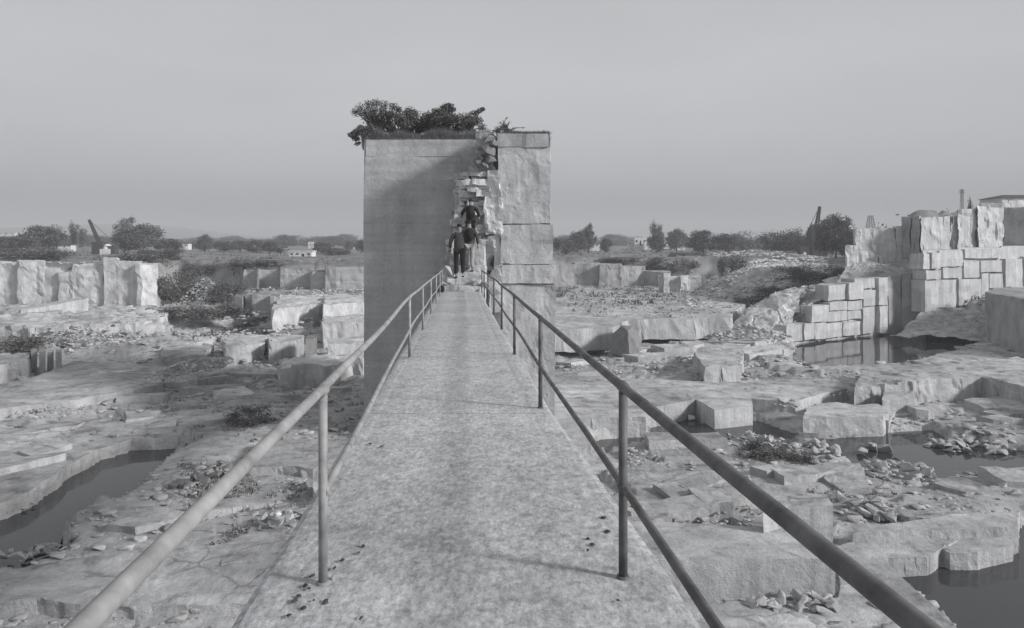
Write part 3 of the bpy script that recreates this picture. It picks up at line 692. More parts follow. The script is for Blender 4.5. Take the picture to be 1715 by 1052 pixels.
def pipe_end(ch, p0, p1, r_, mat):
    d = (p0 - p1).normalized()
    vs_, fs = tube([p0 + d * .001, p0 + d * .004], [r_ * .8, r_ * .78], 12); ch(mobj('pipe_shade_disc', vs_, fs, 'black'))  # black disc paints the shade inside a hollow pipe
    v1, f1 = tube([p0 - d * .002, p0 + d * .012], r_ * 1.03, 14, cap=False); v2, f2 = tube([p0 - d * .002, p0 + d * .012], r_ * .82, 14, cap=False)
    n_ = len(v1); ring = [(14 + k, 14 + (k + 1) % 14, n_ + 14 + (k + 1) % 14, n_ + 14 + k) for k in range(14)]
    ch(mobj('pipe_rim', v1 + v2, f1 + [tuple(i + n_ for i in q) for q in f2] + ring, mat))
def railing(label, side, mat, topoff, posts, topstart, lowstart, Hp):
    t_ = empty('metal_railing', B(topoff(3.2), 3.2), label, 'railing')
    ch = lambda o: bch(o, t_)
    for D in posts:
        vs_, fs = tube([B(topoff(D), D, -.02), B(topoff(D), D, Hp - .02)], .0195, 12)
        ch(mobj('post', vs_, fs, mat, smooth=True))
        vs_, fs = tube([B(topoff(D), D, -.01), B(topoff(D), D, .012)], [.034, .026], 12)
        ch(mobj('post_foot', vs_, fs, mat, smooth=True))
        u_ = (B(topoff(D), D + .5) - B(topoff(D), D)).normalized()
        for hz_, rr_ in ((Hp, .0245), (Hp * .47, .0215)):
            q0 = B(topoff(D), D, hz_); vs_, fs = tube([q0 - u_ * .045, q0 - u_ * .03, q0 + u_ * .03, q0 + u_ * .045], [rr_ - .003, rr_, rr_, rr_ - .003], 12)
            if hz_ < Hp and topoff(D) < 0 and D < 3.3: continue
            ch(mobj('pipe_collar', vs_, fs, mat, smooth=True))
    for nm, h_, D0 in (('handrail', Hp, topstart), ('middle_rail', Hp * .47, lowstart)):
        n = 150; Dl = [D0 + (28.6 - D0) * (j / n) ** 1.6 for j in range(n + 1)]
        pts = [B((topoff(D) if nm == 'handrail' else topoff(max(D, 1.8))) + .006 * math.sin(D * 1.1 + h_ * 9), D, h_ + .006 * math.sin(D * .8)) for D in Dl]
        vs_, fs = tube(pts, 0.020 if nm == 'handrail' else .017, 14)
        ch(mobj(nm, vs_, fs, mat, smooth=True))
        if D0 > 0: pipe_end(ch, pts[0], pts[1], .024 if nm == 'handrail' else .019, mat)
    return t_
PST = [3.24, 6.85, 10.55, 14.3, 18.0, 21.8, 25.4, 28.4]
railing('rusty dark pipe railing along the right edge of the footbridge', 1, 'rail_dark', lambda D: .695 + .10 * min(1, max(0, D - 2) / 14), PST, -1.2, -2, .83)
railing('pale weathered pipe railing along the left edge of the footbridge', -1, 'rail_light', lambda D: -(.585 + .13 * min(1, max(0, D - 3) / 8)), [3.18, 10.2, 14.0, 17.8, 21.6, 25.4, 28.4], -2, 3.2 - .02, .825)
# stair at the far end
st = empty('stone_stair', B(0, 28.9), 'rough stone steps climbing from the bridge end into the pillar cleft', 'steps')
zd = B(0, 29).z; zz = zd; 
for k in range(8):
    zt = zd + .25 * (k + 1); D = 28.95 + .2 * k
    x0, x1 = (742, 812) if k < 3 else (754, 812)
    W = [PD(x0, D), PD(x1, D), PD(x1, D) + Vector((0, 1.2, 0)), PD(x0, D) + Vector((0, 1.2, 0))]
    o = wledge(W, zt, zt - (.25 if k else .9) - .5, 'pillar_rough', 'step', .12, edge=.07, amp=.05, freq=2, frac=.03)
    o.parent = st; o.matrix_parent_inverse = Matrix.Translation(-st.location)
W = [PD(738, 29.3), PD(812, 29.3), PD(812, 33.5), PD(738, 33.5)]
pchild(wledge(W, zd + .1, -.5, 'pillar_rough', 'rock_base', .3, edge=.1, amp=.1))
for x, y, s_ in [(752, 470, .45), (747, 455, .5), (802, 470, .3), (812, 478, .35), (806, 488, .3)]:
    tag(stone(V(x, y, 28.95), (s_, s_, s_ * 1.2), 'pillar_rough', name='loose_stone'), 'pale loose stone beside the steps at the bridge end', 'stone', 'stones beside the bridge end steps')
vs_, fs = merge([boxvf(V(814, 424, 29.1) , (.55, .3, .85)),])
o = wledge([PD(801, 30.45), PD(827, 30.4), PD(827, 31), PD(801, 31)], HC - (405 - HY) / F * 30.4, HC - (452 - HY) / F * 30.4, 'dark_rubble', 'boulder', .12, edge=.08, amp=.08, freq=2)  # dark block whose colour stands in for the shade of a recess
tag(o, 'dark grey block standing in for a shaded recess, right of the climbers', 'boulder')
P_ = [V(828, 427, 30.3), V(820, 443, 30.3), V(827, 450, 30.3)]  # thin near-black triangular wedge
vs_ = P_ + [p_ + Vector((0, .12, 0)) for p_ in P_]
tag(mobj('dark_wedge', vs_, [(0, 1, 2), (5, 4, 3), (0, 3, 4, 1), (1, 4, 5, 2), (2, 5, 3, 0)], 'black'), 'small black triangular wedge at the foot of the right rock face', 'wedge')
vs_, fs = tube([V(739, 489, 28.4), V(739, 486, 28.4), V(740, 480, 28.4), V(741, 478, 28.4)], [.10, .13, .11, .03], 10)
tag(mobj('bag', vs_, fs, 'black', smooth=True), 'small black bag on the deck at the far end by the left railing', 'bag')

# ---------------------------------------------------------------- people (seen from behind)
def skin(name, pts, edges, radii, mat, parent, sub=2, root=0):
    me = bpy.data.meshes.new(name); me.from_pydata([tuple(p_) for p_ in pts], edges, []); o = bpy.data.objects.new('tmp', me); C.objects.link(o)
    md = o.modifiers.new('s', 'SKIN'); md.use_smooth_shade = True
    for i, r_ in enumerate(radii): me.skin_vertices[0].data[i].radius = r_ if hasattr(r_, '__len__') else (r_, r_)
    for i in range(len(pts)): me.skin_vertices[0].data[i].use_root = (i == root)
    m2 = o.modifiers.new('u', 'SUBSURF'); m2.levels = sub; m2.render_levels = sub
    dg = bpy.context.evaluated_depsgraph_get(); me2 = bpy.data.meshes.new_from_object(o.evaluated_get(dg)); bpy.data.objects.remove(o)
    me2.name = name; me2.materials.clear(); me2.materials.append(MAT[mat])
    return lobj(name, me2, None, parent, True)
def person(loc, rz, label, jac, tro, pose, pack=None, s=1.0):
    t_ = empty('person', loc, label, 'person'); t_.rotation_euler = (0, 0, rz); t_.scale = (s, s, s)
    lf, rf, al, ar, lean = pose   # feet (x,y,z), hands, forward lean
    pel = Vector((0, 0, .95)); ch = Vector((0, lean * .45, 1.30)); nk = Vector((0, lean * .75, 1.50)); hd = Vector((0, lean * .9 + .02, 1.66))
    hipL, hipR = Vector((-.10, 0, .90)), Vector((.10, 0, .90)); shL, shR = Vector((-.19, lean * .6, 1.42)), Vector((.19, lean * .6, 1.42))
    lf, rf, al, ar = map(Vector, (lf, rf, al, ar))
    def knee(h_, f_): return (h_ + f_) / 2 + Vector((0, .05 + .35 * max(0, f_.z - .08), .02))
    kl, kr = knee(hipL, lf), knee(hipR, rf)
    el, er = (shL + al) / 2 + Vector((-.05, -.05, -.02)), (shR + ar) / 2 + Vector((.05, -.05, -.02))
    pts = [pel, ch, nk, hd, hd + Vector((0, .01, .10)), hipL, kl, lf, hipR, kr, rf, shL, el, al, shR, er, ar]
    ed = [(0, 1), (1, 2), (2, 3), (3, 4), (0, 5), (5, 6), (6, 7), (0, 8), (8, 9), (9, 10), (2, 11), (11, 12), (12, 13), (2, 14), (14, 15), (15, 16)]
    ra = [(.13, .10), (.14, .10), .055, (.085, .095), (.06, .07), .085, .055, .04, .085, .055, .04, .055, .04, .027, .055, .04, .027]
    skin('body', pts, ed, ra, 'skin', t_, 1)
    pts = [pel + Vector((0, 0, -.06)), pel + Vector((0, lean * .1, .12)), ch, nk + Vector((0, 0, -.04)), shL, el, al + (el - al) * .15, shR, er, ar + (er - ar) * .15]
    ed = [(0, 1), (1, 2), (2, 3), (3, 4), (4, 5), (5, 6), (3, 7), (7, 8), (8, 9)]
    skin('jacket', pts, ed, [(.185, .14), (.18, .135), (.20, .15), (.09, .08), .085, .065, .05, .085, .065, .05], jac, t_)
    pts = [pel + Vector((0, 0, .02)), hipL, kl, lf + Vector((0, 0, .06)), hipR, kr, rf + Vector((0, 0, .06))]
    skin('trousers', pts, [(0, 1), (1, 2), (2, 3), (0, 4), (4, 5), (5, 6)], [(.15, .12), .105, .08, .07, .105, .08, .07], tro, t_)
    for f_ in (lf, rf):
        skin('shoe', [f_ + Vector((0, -.05, -.04)), f_ + Vector((0, .06, -.045)), f_ + Vector((0, .17, -.05))], [(0, 1), (1, 2)], [(.045, .04), (.045, .035), (.04, .025)], 'black', t_)
    skin('hair', [hd + Vector((0, -.03, .0)), hd + Vector((0, -.02, .07)), hd + Vector((0, .03, .11))], [(0, 1), (1, 2)], [(.095, .085), (.10, .10), (.07, .07)], 'hair', t_)
    for a_, e_ in ((al, el), (ar, er)):
        d = (a_ - e_).normalized(); sd = d.cross(Vector((1, 0, 0))).normalized()
        parts = [tube([a_, a_ + d * .09], [.032, .04], 8)]
        for k in range(4): parts.append(tube([a_ + d * .08 + sd * (.03 - .02 * k), a_ + d * (.13) + sd * (.03 - .02 * k), a_ + d * (.165 - .006 * abs(k - 1.5)) + sd * (.026 - .018 * k) + Vector((0, .012, 0))], [.010, .009, .007], 6))
        parts.append(tube([a_ + d * .02 + sd * .035, a_ + d * .06 + sd * .06, a_ + d * .1 + sd * .06], [.013, .011, .008], 6))
        v_, f__ = merge(parts); mobj('hand', v_, f__, 'skin', t_, True)
    if pack:
        cpk = ch + Vector((0, -.23, .0))
        bm = bmesh.new(); bmesh.ops.create_cube(bm, size=1); bmesh.ops.scale(bm, vec=(.30, .18, .46), verts=bm.verts); bmesh.ops.bevel(bm, geom=bm.edges[:], offset=.06, segments=3, affect='EDGES')
        bmesh.ops.translate(bm, verts=bm.verts, vec=cpk); me = bpy.data.meshes.new('backpack'); bm.to_mesh(me); bm.free(); lobj('backpack', me, pack, t_, True)
    return t_
def stairz(D):
    k = min(11, max(0, int((D - 28.9) / .33))); return zd + .17 * (k + 1)
z4 = zd + .17 * 4
def on_stair(px, k): D = 28.95 + .2 * k + .12; return (PD(px, D).x, D, zd + .25 * (k + 1))
person(on_stair(769, 1), 0, 'person in loose grey jacket and dark trousers, lowest on the steps, back turned', 'jacket_grey', 'trousers_dark', ((-.10, -.02, .08), (.12, .10, .10), (-.30, .12, .95), (.28, .25, 1.0), .12), None, 1.2)
person(on_stair(786, 2), .1, 'person with pale trousers and dark bag on the back, climbing at right', 'jacket_grey', 'trousers_light', ((-.09, .12, .16), (.10, -.02, .08), (-.26, .25, 1.0), (.30, .05, .92), .15), 'jacket_dark', 1.13)
person(on_stair(788, 6), 0, 'topmost climbing person dressed in black, higher up the cleft', 'jacket_dark', 'trousers_dark', ((-.10, .10, .22), (.10, 0, .08), (-.34, .2, 1.15), (.30, .2, 1.1), .15), 'black', 1.08)

# ---------------------------------------------------------------- vegetation
def leaves(cent, rad_, n, size, seed, flat=1.0, up=0.0):
    """leaf-sized triangles around clump centres -> arrays"""
    r_ = np.random.default_rng(seed); cent = np.array(cent, float); k = r_.integers(0, len(cent), n)
    d = r_.normal(size=(n, 3)); d /= np.linalg.norm(d, axis=1)[:, None]; rr = r_.random(n) ** .6 * (1 + .5 * np.abs(r_.normal(0, .5, n)))
    P = cent[k] + d * (rr * np.array(rad_)[k])[:, None] * [1, 1, flat]
    a = r_.normal(size=(n, 3)); a /= np.linalg.norm(a, axis=1)[:, None]; b = np.cross(a, r_.normal(size=(n, 3))); b /= np.linalg.norm(b, axis=1)[:, None]
    a[:, 2] += up; s = size * (.6 + .8 * r_.random(n))[:, None]
    Vv = np.concatenate([P - a * s * .5, P + b * s * .28, P + a * s * .5, P - b * s * .28], 1).reshape(-1, 3)
    return Vv, np.arange(n * 4).reshape(n, 4)
def npmesh(name, co, fc, mat):
    me = bpy.data.meshes.new(name); me.vertices.add(len(co)); me.vertices.foreach_set('co', np.asarray(co, float).ravel())
    k = fc.shape[1]; me.loops.add(fc.size); me.loops.foreach_set('vertex_index', fc.ravel())
    me.polygons.add(len(fc)); me.polygons.foreach_set('loop_start', np.arange(0, fc.size, k)); me.polygons.foreach_set('loop_total', np.full(len(fc), k))
    me.update(); me.materials.append(MAT[mat]); return me
def tree_kind(seed, kind, mat):
    """unit tree (height 1, width ~1); returns crown mesh, trunk mesh"""
    r_ = random.Random(seed); cs, rs, limbs = [], [], []
    if kind == 'round':
        for i in range(60):
            a = r_.uniform(0, 6.28); e_ = r_.uniform(-1.2, 1.5); q = r_.uniform(.22, .36)
            cs.append((math.cos(a) * math.cos(e_) * q * 1.15, math.sin(a) * math.cos(e_) * q * 1.1, .52 + math.sin(e_) * q * 1.2)); rs.append(r_.uniform(.09, .17))
        cs += [(0, 0, .5), (.18, 0, .4), (-.18, .1, .4), (0, .1, .25)]; rs += [.28, .22, .22, .25]; n = 5200; sz = .05
    elif kind == 'slim':
        for i in range(24): cs.append((r_.uniform(-.22, .22), r_.uniform(-.2, .2), r_.uniform(.2, .92))); rs.append(r_.uniform(.1, .2))
        n = 2600; sz = .05
    elif kind == 'open':
        for i in range(30):
            a = r_.uniform(0, 6.28); q = r_.uniform(.05, .4); cs.append((math.cos(a) * q, math.sin(a) * q, r_.uniform(.3, .93) - q * .2)); rs.append(r_.uniform(.06, .13))
        n = 3000; sz = .045
    else:   # low mass
        for i in range(46): cs.append((r_.uniform(-.5, .5), r_.uniform(-.4, .4), r_.uniform(.0, .82) * (1 - .3 * r_.random()))); rs.append(r_.uniform(.12, .22))
        n = 4600; sz = .055
    co, fc = leaves(cs, rs, n, sz, seed)
    cm = npmesh('crown', co, fc, mat)
    parts = [tube([(0, 0, -.04), (.01, 0, .25), (0, .01, .5)], [.03, .022, .012], 7)]
    for c_ in r_.sample(cs, min(7, len(cs))): parts.append(tube([(0, 0, r_.uniform(.2, .35)), (c_[0] * .5, c_[1] * .5, c_[2] * .75), c_], [.014, .01, .004], 5))
    v_, f_ = merge(parts); tm = bpy.data.meshes.new('trunk'); tm.from_pydata([tuple(q) for q in v_], [], f_); tm.materials.append(MAT['bark'])
    return cm, tm
KT = {(k, i, m_): tree_kind(i * 7 + hash(k) % 1 + {'round': 1, 'slim': 2, 'open': 3, 'mass': 4}[k], k, m_) for k in ('round', 'slim', 'open', 'mass') for i in range(2) for m_ in ('leaf_mid',)}
def tree(px, ytop, D, wpx, kind, label, cat='tree', group=None, name=None, zb=None, i=None):
    x = (px - CX) / F * D; z0 = zat(x, D) if zb is None else zb
    h_ = HC - (ytop - HY) / F * D - z0; wd = wpx * D / F
    cm, tm = KT[(kind, (i if i is not None else random.randrange(2)), 'leaf_mid')]
    t_ = empty(name or ('tree' if cat == 'tree' else 'shrub'), (x, D, z0), label, cat, group)
    t_.rotation_euler = (0, 0, random.uniform(0, 6.28)); t_.scale = (wd, wd, max(h_, .5))
    for nm, me in (('crown', cm), ('trunk', tm)):
        o = bpy.data.objects.new(nm, me); C.objects.link(o); o.parent = t_
    return t_
TREES = [(70, 378, 150, 86, 'round', 'broad rounded dark tree at far left beyond the rock face'),
 (14, 396, 150, 70, 'round', 'dark bushy tree cut by the left edge of the view'), (30, 412, 130, 90, 'mass', 'low dark bush mass at the left edge under the trees'),
 (125, 372, 170, 24, 'slim', 'taller of the two slim trees left of the crane'), (139, 381, 168, 22, 'slim', 'shorter of the two slim trees, right beside the crane'),
 (215, 360, 190, 56, 'open', 'tall sparse tree standing up behind the big rounded tree'), (208, 382, 170, 50, 'round', 'left half of a pair of big dark trees behind the rock face'),
 (240, 376, 168, 78, 'round', 'big rounded dark tree right of the white dome'), (282, 400, 130, 56, 'round', 'dark tree on the slope by the rounded rock end'),
 (262, 412, 105, 60, 'mass', 'dark scrub mass filling the gully edge'), (343, 393, 175, 34, 'round', 'round tree rising over the tree row left of the pillar'),
 (375, 404, 185, 46, 'round', 'first low tree in the row left of the pillar'), (402, 403, 190, 44, 'round', 'second low tree in the row left of the pillar'),
 (430, 402, 170, 44, 'round', 'middle dark tree of the row left of the pillar'), (452, 404, 160, 34, 'round', 'darkest tree at the right end of the row'),
 (470, 412, 140, 36, 'open', 'thin open bush below the tree row'), (540, 406, 160, 40, 'round', 'dark rounded tree beside the long white shed'),
 (566, 412, 140, 40, 'mass', 'dark hedge mass near the pillar edge'), (583, 401, 180, 13, 'open', 'little tree on a thin stem left of the pillar'), (606, 402, 170, 26, 'round', 'tree half hidden by the left edge of the pillar'),
 (935, 397, 140, 36, 'slim', 'slim dark tree just right of the pillar'), (948, 400, 150, 40, 'round', 'low tree right of the pillar'), (968, 388, 160, 40, 'round', 'dark tree in front of the tall feathery tree'),
 (986, 373, 165, 34, 'open', 'tall feathery tree right of the pillar'), (984, 380, 166, 30, 'round', 'bushy lower crown beneath the feathery tree'), (1015, 399, 170, 24, 'round', 'small round bush left of the white houses'),
 (1101, 372, 165, 34, 'slim', 'tall leaning tree between the white houses'), (1100, 388, 163, 38, 'round', 'dark lower tree between the white houses'), (1133, 384, 185, 44, 'round', 'wide tree behind the second white house'),
 (1178, 386, 150, 66, 'round', 'large dark rounded tree right of the houses'), (1215, 392, 150, 50, 'round', 'dark tree next to the large rounded one'), (1240, 384, 210, 60, 'mass', 'hazy tree mass on the rising ground'),
 (1300, 380, 150, 46, 'mass', 'first block of the dark straight-topped hedge'), (1335, 378, 148, 50, 'mass', 'second block of the dark straight-topped hedge'), (1362, 376, 140, 34, 'round', 'dark tree at the foot of the right crane'),
 (1400, 360, 112, 60, 'round', 'high dark tree mass right of the crane'), (1383, 372, 114, 46, 'round', 'lower dark tree left of the high tree mass'), (1425, 384, 108, 50, 'round', 'dark tree against the upper quarry tier'),
 (1562, 349, 96, 50, 'mass', 'low shrubs along the top of the right wall'), (1590, 347, 96, 46, 'mass', 'light shrubs on the right wall by the step'), (1624, 338, 98, 16, 'round', 'round bush on the wall top beside the mast'), (1610, 340, 96, 40, 'mass', 'dark scrub on the wall top under the mast'),
 (1490, 374, 98, 70, 'mass', 'dark low scrub on the upper tier'), (1530, 362, 100, 60, 'mass', 'scrub behind the shaded corner of the upper tier')]
for a in TREES:
    tree(a[0], a[1] - (3 if a[0] > 1450 else 0), 84 if a[0] > 1450 else a[2], a[3], a[4], a[5], 'tree' if a[4] != 'mass' else 'shrub')
# further row of hazy trees, each one its own
for k in range(96):
    px = -60 + k * 20 + random.uniform(-8, 8); D = random.uniform(230, 560)
    if 600 < px < 930: continue
    tree(px, 400 - random.uniform(0, 8), D, random.uniform(36, 76), random.choice(['round', 'mass']), 'small hazy far tree on the skyline of the plain', 'tree', 'hazy trees along the horizon', 'tree')
# bushes in the quarry
for (px, yb, z, yt, wpx, lab) in [(382, 505, 1.6, 461, 50, 'dark green bush on the side of the rubble mound'), (320, 500, 1.6, 440, 40, 'tall dark scrub in the gully left of the mound'), (335, 460, 4, 436, 60, 'dark scrub in front of the tree row'), (280, 505, 1.6, 452, 70, 'wide dark bush in the shade of the rock end'),
     (418, 712, 0, 676, 56, 'dark low bush on the bare rock left of the handrail'), (70, 598, 0, 556, 90, 'dark brush behind the standing stones at left'), (20, 592, .4, 556, 80, 'dark brush at the left edge above the ribbed block'),
     (412, 545, 1, 532, 36, 'small dark bush on the pale terraces'), (340, 530, 1.2, 506, 110, 'long patch of low scrub on the slope'), (1128, 455, 3.5, 428, 70, 'dark bush at the head of the far gully'), (1150, 440, 4.5, 416, 50, 'dark bush above the far gully'),
     (1226, 475, 2.5, 415, 40, 'dark conical bush before the pale rubble slope'), (1155, 555, .8, 536, 26, 'spiky little bush against the low step'), (1340, 470, 4, 440, 60, 'dark brush below the tree mass'), (1258, 506, 1.8, 492, 60, 'dark creeping bush at the low end of the diagonal bank'), (1300, 492, 2.6, 478, 60, 'second dark bush up the diagonal bank'), (1060, 438, 5, 428, 90, 'long dark scrub strip above the grey pit wall'), (60, 436, 5.3, 412, 120, 'scrub below the broad rounded tree'), (225, 446, 5, 418, 90, 'scrub above the rounded end of the left rock wall'), (430, 446, 4.9, 432, 90, 'long scrub strip above the pit wall with bays'), (1400, 478, 3.6, 440, 60, 'dark bush against the upper tier foot'),
     (560, 482, 2.5, 462, 46, 'thin bush at the end of the pit wall'), (1275, 765, 0, 738, 70, 'dark tuft among the stones by the pool'), (1330, 770, 0, 750, 50, 'thin dry tuft near the tilted slab')]:
    D = F * (HC - z) / (yb - HY); tree(px, yt, D, wpx, 'mass' if wpx > 34 else 'round', lab, 'shrub', None, 'shrub', z - .1)

# scrub as stuff: leaf tufts on the ground
def scrub(name, polys, n, size, mat, seed, hh=.35):
    r_ = np.random.default_rng(seed); P = []
    for (pts, wz_) in polys:
        W = [G(x, y, wz_) for x, y in pts]; xs = [q.x for q in W]; ys = [q.y for q in W]
        X_ = r_.uniform(min(xs), max(xs), n); Y_ = r_.uniform(min(ys), max(ys), n); ok = polysd(X_, Y_, W) > 0
        X_, Y_ = X_[ok], Y_[ok]; nz_ = fbm(np.stack([X_ * .35, Y_ * .35, 0 * X_], -1), seed, 3); ok = nz_ > .02; X_, Y_ = X_[ok], Y_[ok]
        if len(X_): P.append(np.stack([X_, Y_, terrain(X_, Y_) + hh * .3], -1))
    P = np.concatenate(P); co, fc = leaves(P, np.full(len(P), hh), len(P) * 9, size, seed, .7, .6)
    o = lobj(name, npmesh(name, co, fc, mat), None); return tag(o, kind='stuff')
o = scrub('dry_scrub', [([(270, 500), (460, 490), (450, 545), (300, 560), (250, 530)], 1.2), ([(930, 480), (1230, 478), (1220, 505), (930, 520)], 1.8), ([(0, 420), (620, 424), (620, 446), (0, 434)], 5.5), ([(930, 415), (1200, 416), (1200, 440), (930, 440)], 5.5), ([(1180, 420), (1360, 410), (1340, 470), (1250, 480), (1180, 470)], 4), ([(1400, 455), (1545, 430), (1545, 480), (1400, 485)], 3.2), ([(1550, 545), (1650, 535), (1650, 515), (1550, 530)], .8)], 1500, .22, 'leaf_mid', 5)
tag(o, 'dry grey scrub spread over the quarry slopes', 'scrub')
o = scrub('low_weeds', [([(300, 770), (420, 760), (430, 830), (310, 840)], 0), ([(0, 760), (300, 660), (600, 680), (560, 780), (300, 760)], 0), ([(1100, 850), (1350, 800), (1380, 900), (1130, 930)], 0), ([(1230, 750), (1500, 760), (1500, 860), (1250, 840)], 0), ([(380, 860), (520, 800), (480, 1000), (300, 1040)], 0)], 420, .10, 'leaf_dry', 9, .12)
tag(o, 'sparse dry weeds on the bare rock floor', 'weeds')

# shrubs and grass on top of the pillar
def top_shrub(cl, label, n, size, mat, D=32, trunk=None, cat='shrub', name='shrub', flat=.7):
    base = V(cl[0][0], 228, D); t_ = empty(name, base, label, cat)
    cs = [V(x, y, D + random.uniform(-.5, .9)) - base for x, y, r_ in cl for _ in (0, 1)]; rs = [r_ * D / F for x, y, r_ in cl for _ in (0, 1)]
    co, fc = leaves(cs, rs, n, size, int(cl[0][0]), flat); o = lobj('foliage', npmesh('foliage', co, fc, mat), None); o.parent = t_
    parts = []
    r0 = trunk or (cl[0][0], 231); rr = V(r0[0], r0[1], D) - base
    for c_ in cs:
        md = rr.lerp(c_, .5) + Vector((random.uniform(-.1, .1), 0, .12)); parts.append(tube([rr, md, c_, c_ + (c_ - md) * .3], [.03, .02, .01, .004], 5))
    v_, f_ = merge(parts); o = mobj('branches', v_, f_, 'bark', t_)
    return t_
def rl(x0, x1, y0, y1, r0, r1, n): return [(random.uniform(x0, x1), random.uniform(y0, y1), random.uniform(r0, r1)) for _ in range(n)]
top_shrub([(596, 188, 9), (606, 181, 11), (618, 175, 9), (630, 174, 9), (645, 176, 9), (660, 180, 8), (668, 184, 5), (612, 190, 8), (625, 186, 9), (640, 185, 8), (655, 190, 6)], 'flat-topped thorny tree at the left end of the pillar top', 2700, .075, 'leaf_mid', 33.4, (632, 226), 'tree', 'small_tree', .75)
top_shrub([(590, 226, 6), (598, 222, 8), (606, 216, 8), (612, 225, 8), (596, 232, 5), (622, 215, 8)], 'dark bush hanging over the left corner of the pillar top', 3000, .08, 'leaf_dark', 33.0)
top_shrub([(597, 242, 4), (601, 240, 3)], 'small dark sprig hanging down outside the left pillar corner', 160, .07, 'leaf_dark', 32.9)
top_shrub(rl(618, 692, 193, 222, 9, 14, 22), 'tangled dark shrub left of the middle of the pillar top', 7500, .085, 'leaf_mid', 33.6)
top_shrub(rl(680, 738, 188, 220, 9, 14, 22), 'dense low shrub in the middle of the pillar top', 7500, .085, 'leaf_mid', 34.0)
top_shrub([(745, 180, 7), (752, 178, 7), (757, 184, 6), (742, 190, 10), (752, 196, 10), (735, 198, 9), (762, 200, 8)] + rl(728, 768, 188, 222, 8, 12, 16), 'tallest dark shrub with a pointed crown on the pillar top', 7500, .09, 'leaf_dark', 33.5, (748, 228))
top_shrub([(775, 200, 9), (785, 195, 9), (795, 190, 7), (803, 186, 5), (808, 183, 4), (790, 205, 10), (800, 200, 8)] + rl(766, 808, 194, 222, 7, 11, 14), 'feathery dry shrub right of the tallest one on the pillar top', 6000, .07, 'leaf_mid', 33.7, (785, 228))
top_shrub([(838, 216, 7), (845, 212, 5), (832, 220, 7), (850, 218, 4)], 'small dark shrub at the top of the cleft', 1300, .06, 'leaf_dark', 31.6)
top_shrub([(843, 203, 5), (848, 198, 4), (838, 206, 4), (853, 205, 4), (876, 214, 3)], 'bare twiggy shrub behind the cleft on the pillar top', 90, .05, 'leaf_dry', 32.0, (846, 224))
top_shrub([(815, 222, 7), (822, 230, 6), (812, 232, 5)], 'dead dry bush in the notch of the pillar top', 900, .06, 'leaf_dry', 31.2)
def grass(name, x0, x1, y, D0, D1, n, hmin, hmax, mat, seed, label, sag=0):
    r_ = np.random.default_rng(seed); px = r_.uniform(x0, x1, n); D = D0 + (D1 - D0) * r_.random(n) ** 1.7
    X_ = (px - CX) / F * D; z = np.full(n, HC - (y - HY) / F * D0); h_ = r_.uniform(hmin, hmax, n) * (.6 + .5 * (vnoise(np.stack([X_ * 2, D, 0 * X_], -1), 3) + .5))
    dx = r_.normal(0, .35, n) * h_; dy = r_.normal(-.15, .3, n) * h_; wv = .012
    P0 = np.stack([X_ - wv, D, z - .05], -1); P1 = np.stack([X_ + wv, D, z - .05], -1); P2 = np.stack([X_ + dx, D + dy, z + h_ - sag * r_.random(n) * h_ * 1.5], -1)
    return tag(lobj(name, npmesh(name, np.concatenate([P0, P1, P2], 1).reshape(-1, 3), np.arange(n * 3).reshape(n, 3), mat), None), label, 'grass', None, 'stuff')
grass('grass', 608, 806, 231, 32.95, 37, 26000, .2, .55, 'leaf_dry', 1, 'dry grass fringe along the left pillar top', .35)
grass('grass', 832, 920, 224.5, 30.7, 36, 9000, .08, .22, 'grass_dry', 2, 'short dry grass on the right pillar top', .2)

# ---------------------------------------------------------------- stones and rubble
def heap(px, py, rx, ry, n, s0, s1, label, group, mt='rubble_stone', zb=0, nstuff=0, peak=.0):
    k_ = n if s1 >= 20 else int(n * .42); nstuff += (n - k_) * 2; n = k_
    c_ = G(px, py, zb); sy = min(c_.y * c_.y / (F * (HC - zb)), rx / max(ry, 1) * c_.y / F * 1.1 if c_.y > 45 else 1e9)
    T_ = n + nstuff; aa = rng.uniform(0, 6.28, T_); qq = np.sqrt(rng.random(T_)); XX = c_.x + np.cos(aa) * qq * rx * c_.y / F; YY = c_.y + np.sin(aa) * qq * ry * sy; ZZ = terrain(XX, YY)
    for i in range(T_):
        q = qq[i]; X_, Y_ = XX[i], YY[i]
        s_ = random.uniform(s0, s1) * (1 if i < n else .5) * c_.y / F
        z = max(ZZ[i], zb) + peak * (1 - q) + s_ * .12
        if i < n:
            o = stone((X_, Y_, z), (s_ * random.uniform(.9, 1.5), s_ * random.uniform(.6, 1), s_ * random.uniform(.5, .9)), mt, None, (random.gauss(0, .3), random.gauss(0, .3), random.uniform(0, 6.28)), 'broken_stone')
            tag(o, label, 'stone', group)
        else: SM.append((X_, Y_, z - s_ * .05, s_))
SM = []
heap(322, 618, 48, 22, 110, 5, 10, 'whitish broken stone in the bright rubble spill left of the handrail', 'stones of the bright rubble spill', 'white_stone', .85, 420, .5)
heap(1275, 745, 38, 16, 20, 9, 20, 'dark broken stone in the heap just past the right handrail', 'stones of the heap behind the right handrail', 'rubble_stone', 0, 50, .25)
heap(1370, 758, 32, 14, 12, 12, 28, 'flat broken slab lying above the big tilted slab', 'flat slabs above the tilted slab', 'rubble_stone', 0, 30, .3)
heap(1500, 792, 62, 18, 26, 12, 26, 'broken stone in the heap on the near pool edge', 'stones on the near pool edge', 'rubble_stone', -.1, 50, .25)
heap(1625, 748, 68, 12, 26, 10, 20, 'broken stone in the long row across the right pool', 'stones of the row across the right pool', 'rubble_stone', -.35, 40, .1)
heap(1450, 850, 42, 20, 14, 14, 30, 'angular stone piled below the big tilted slab', 'stones below the tilted slab', 'rubble_stone', .1, 26, .2)
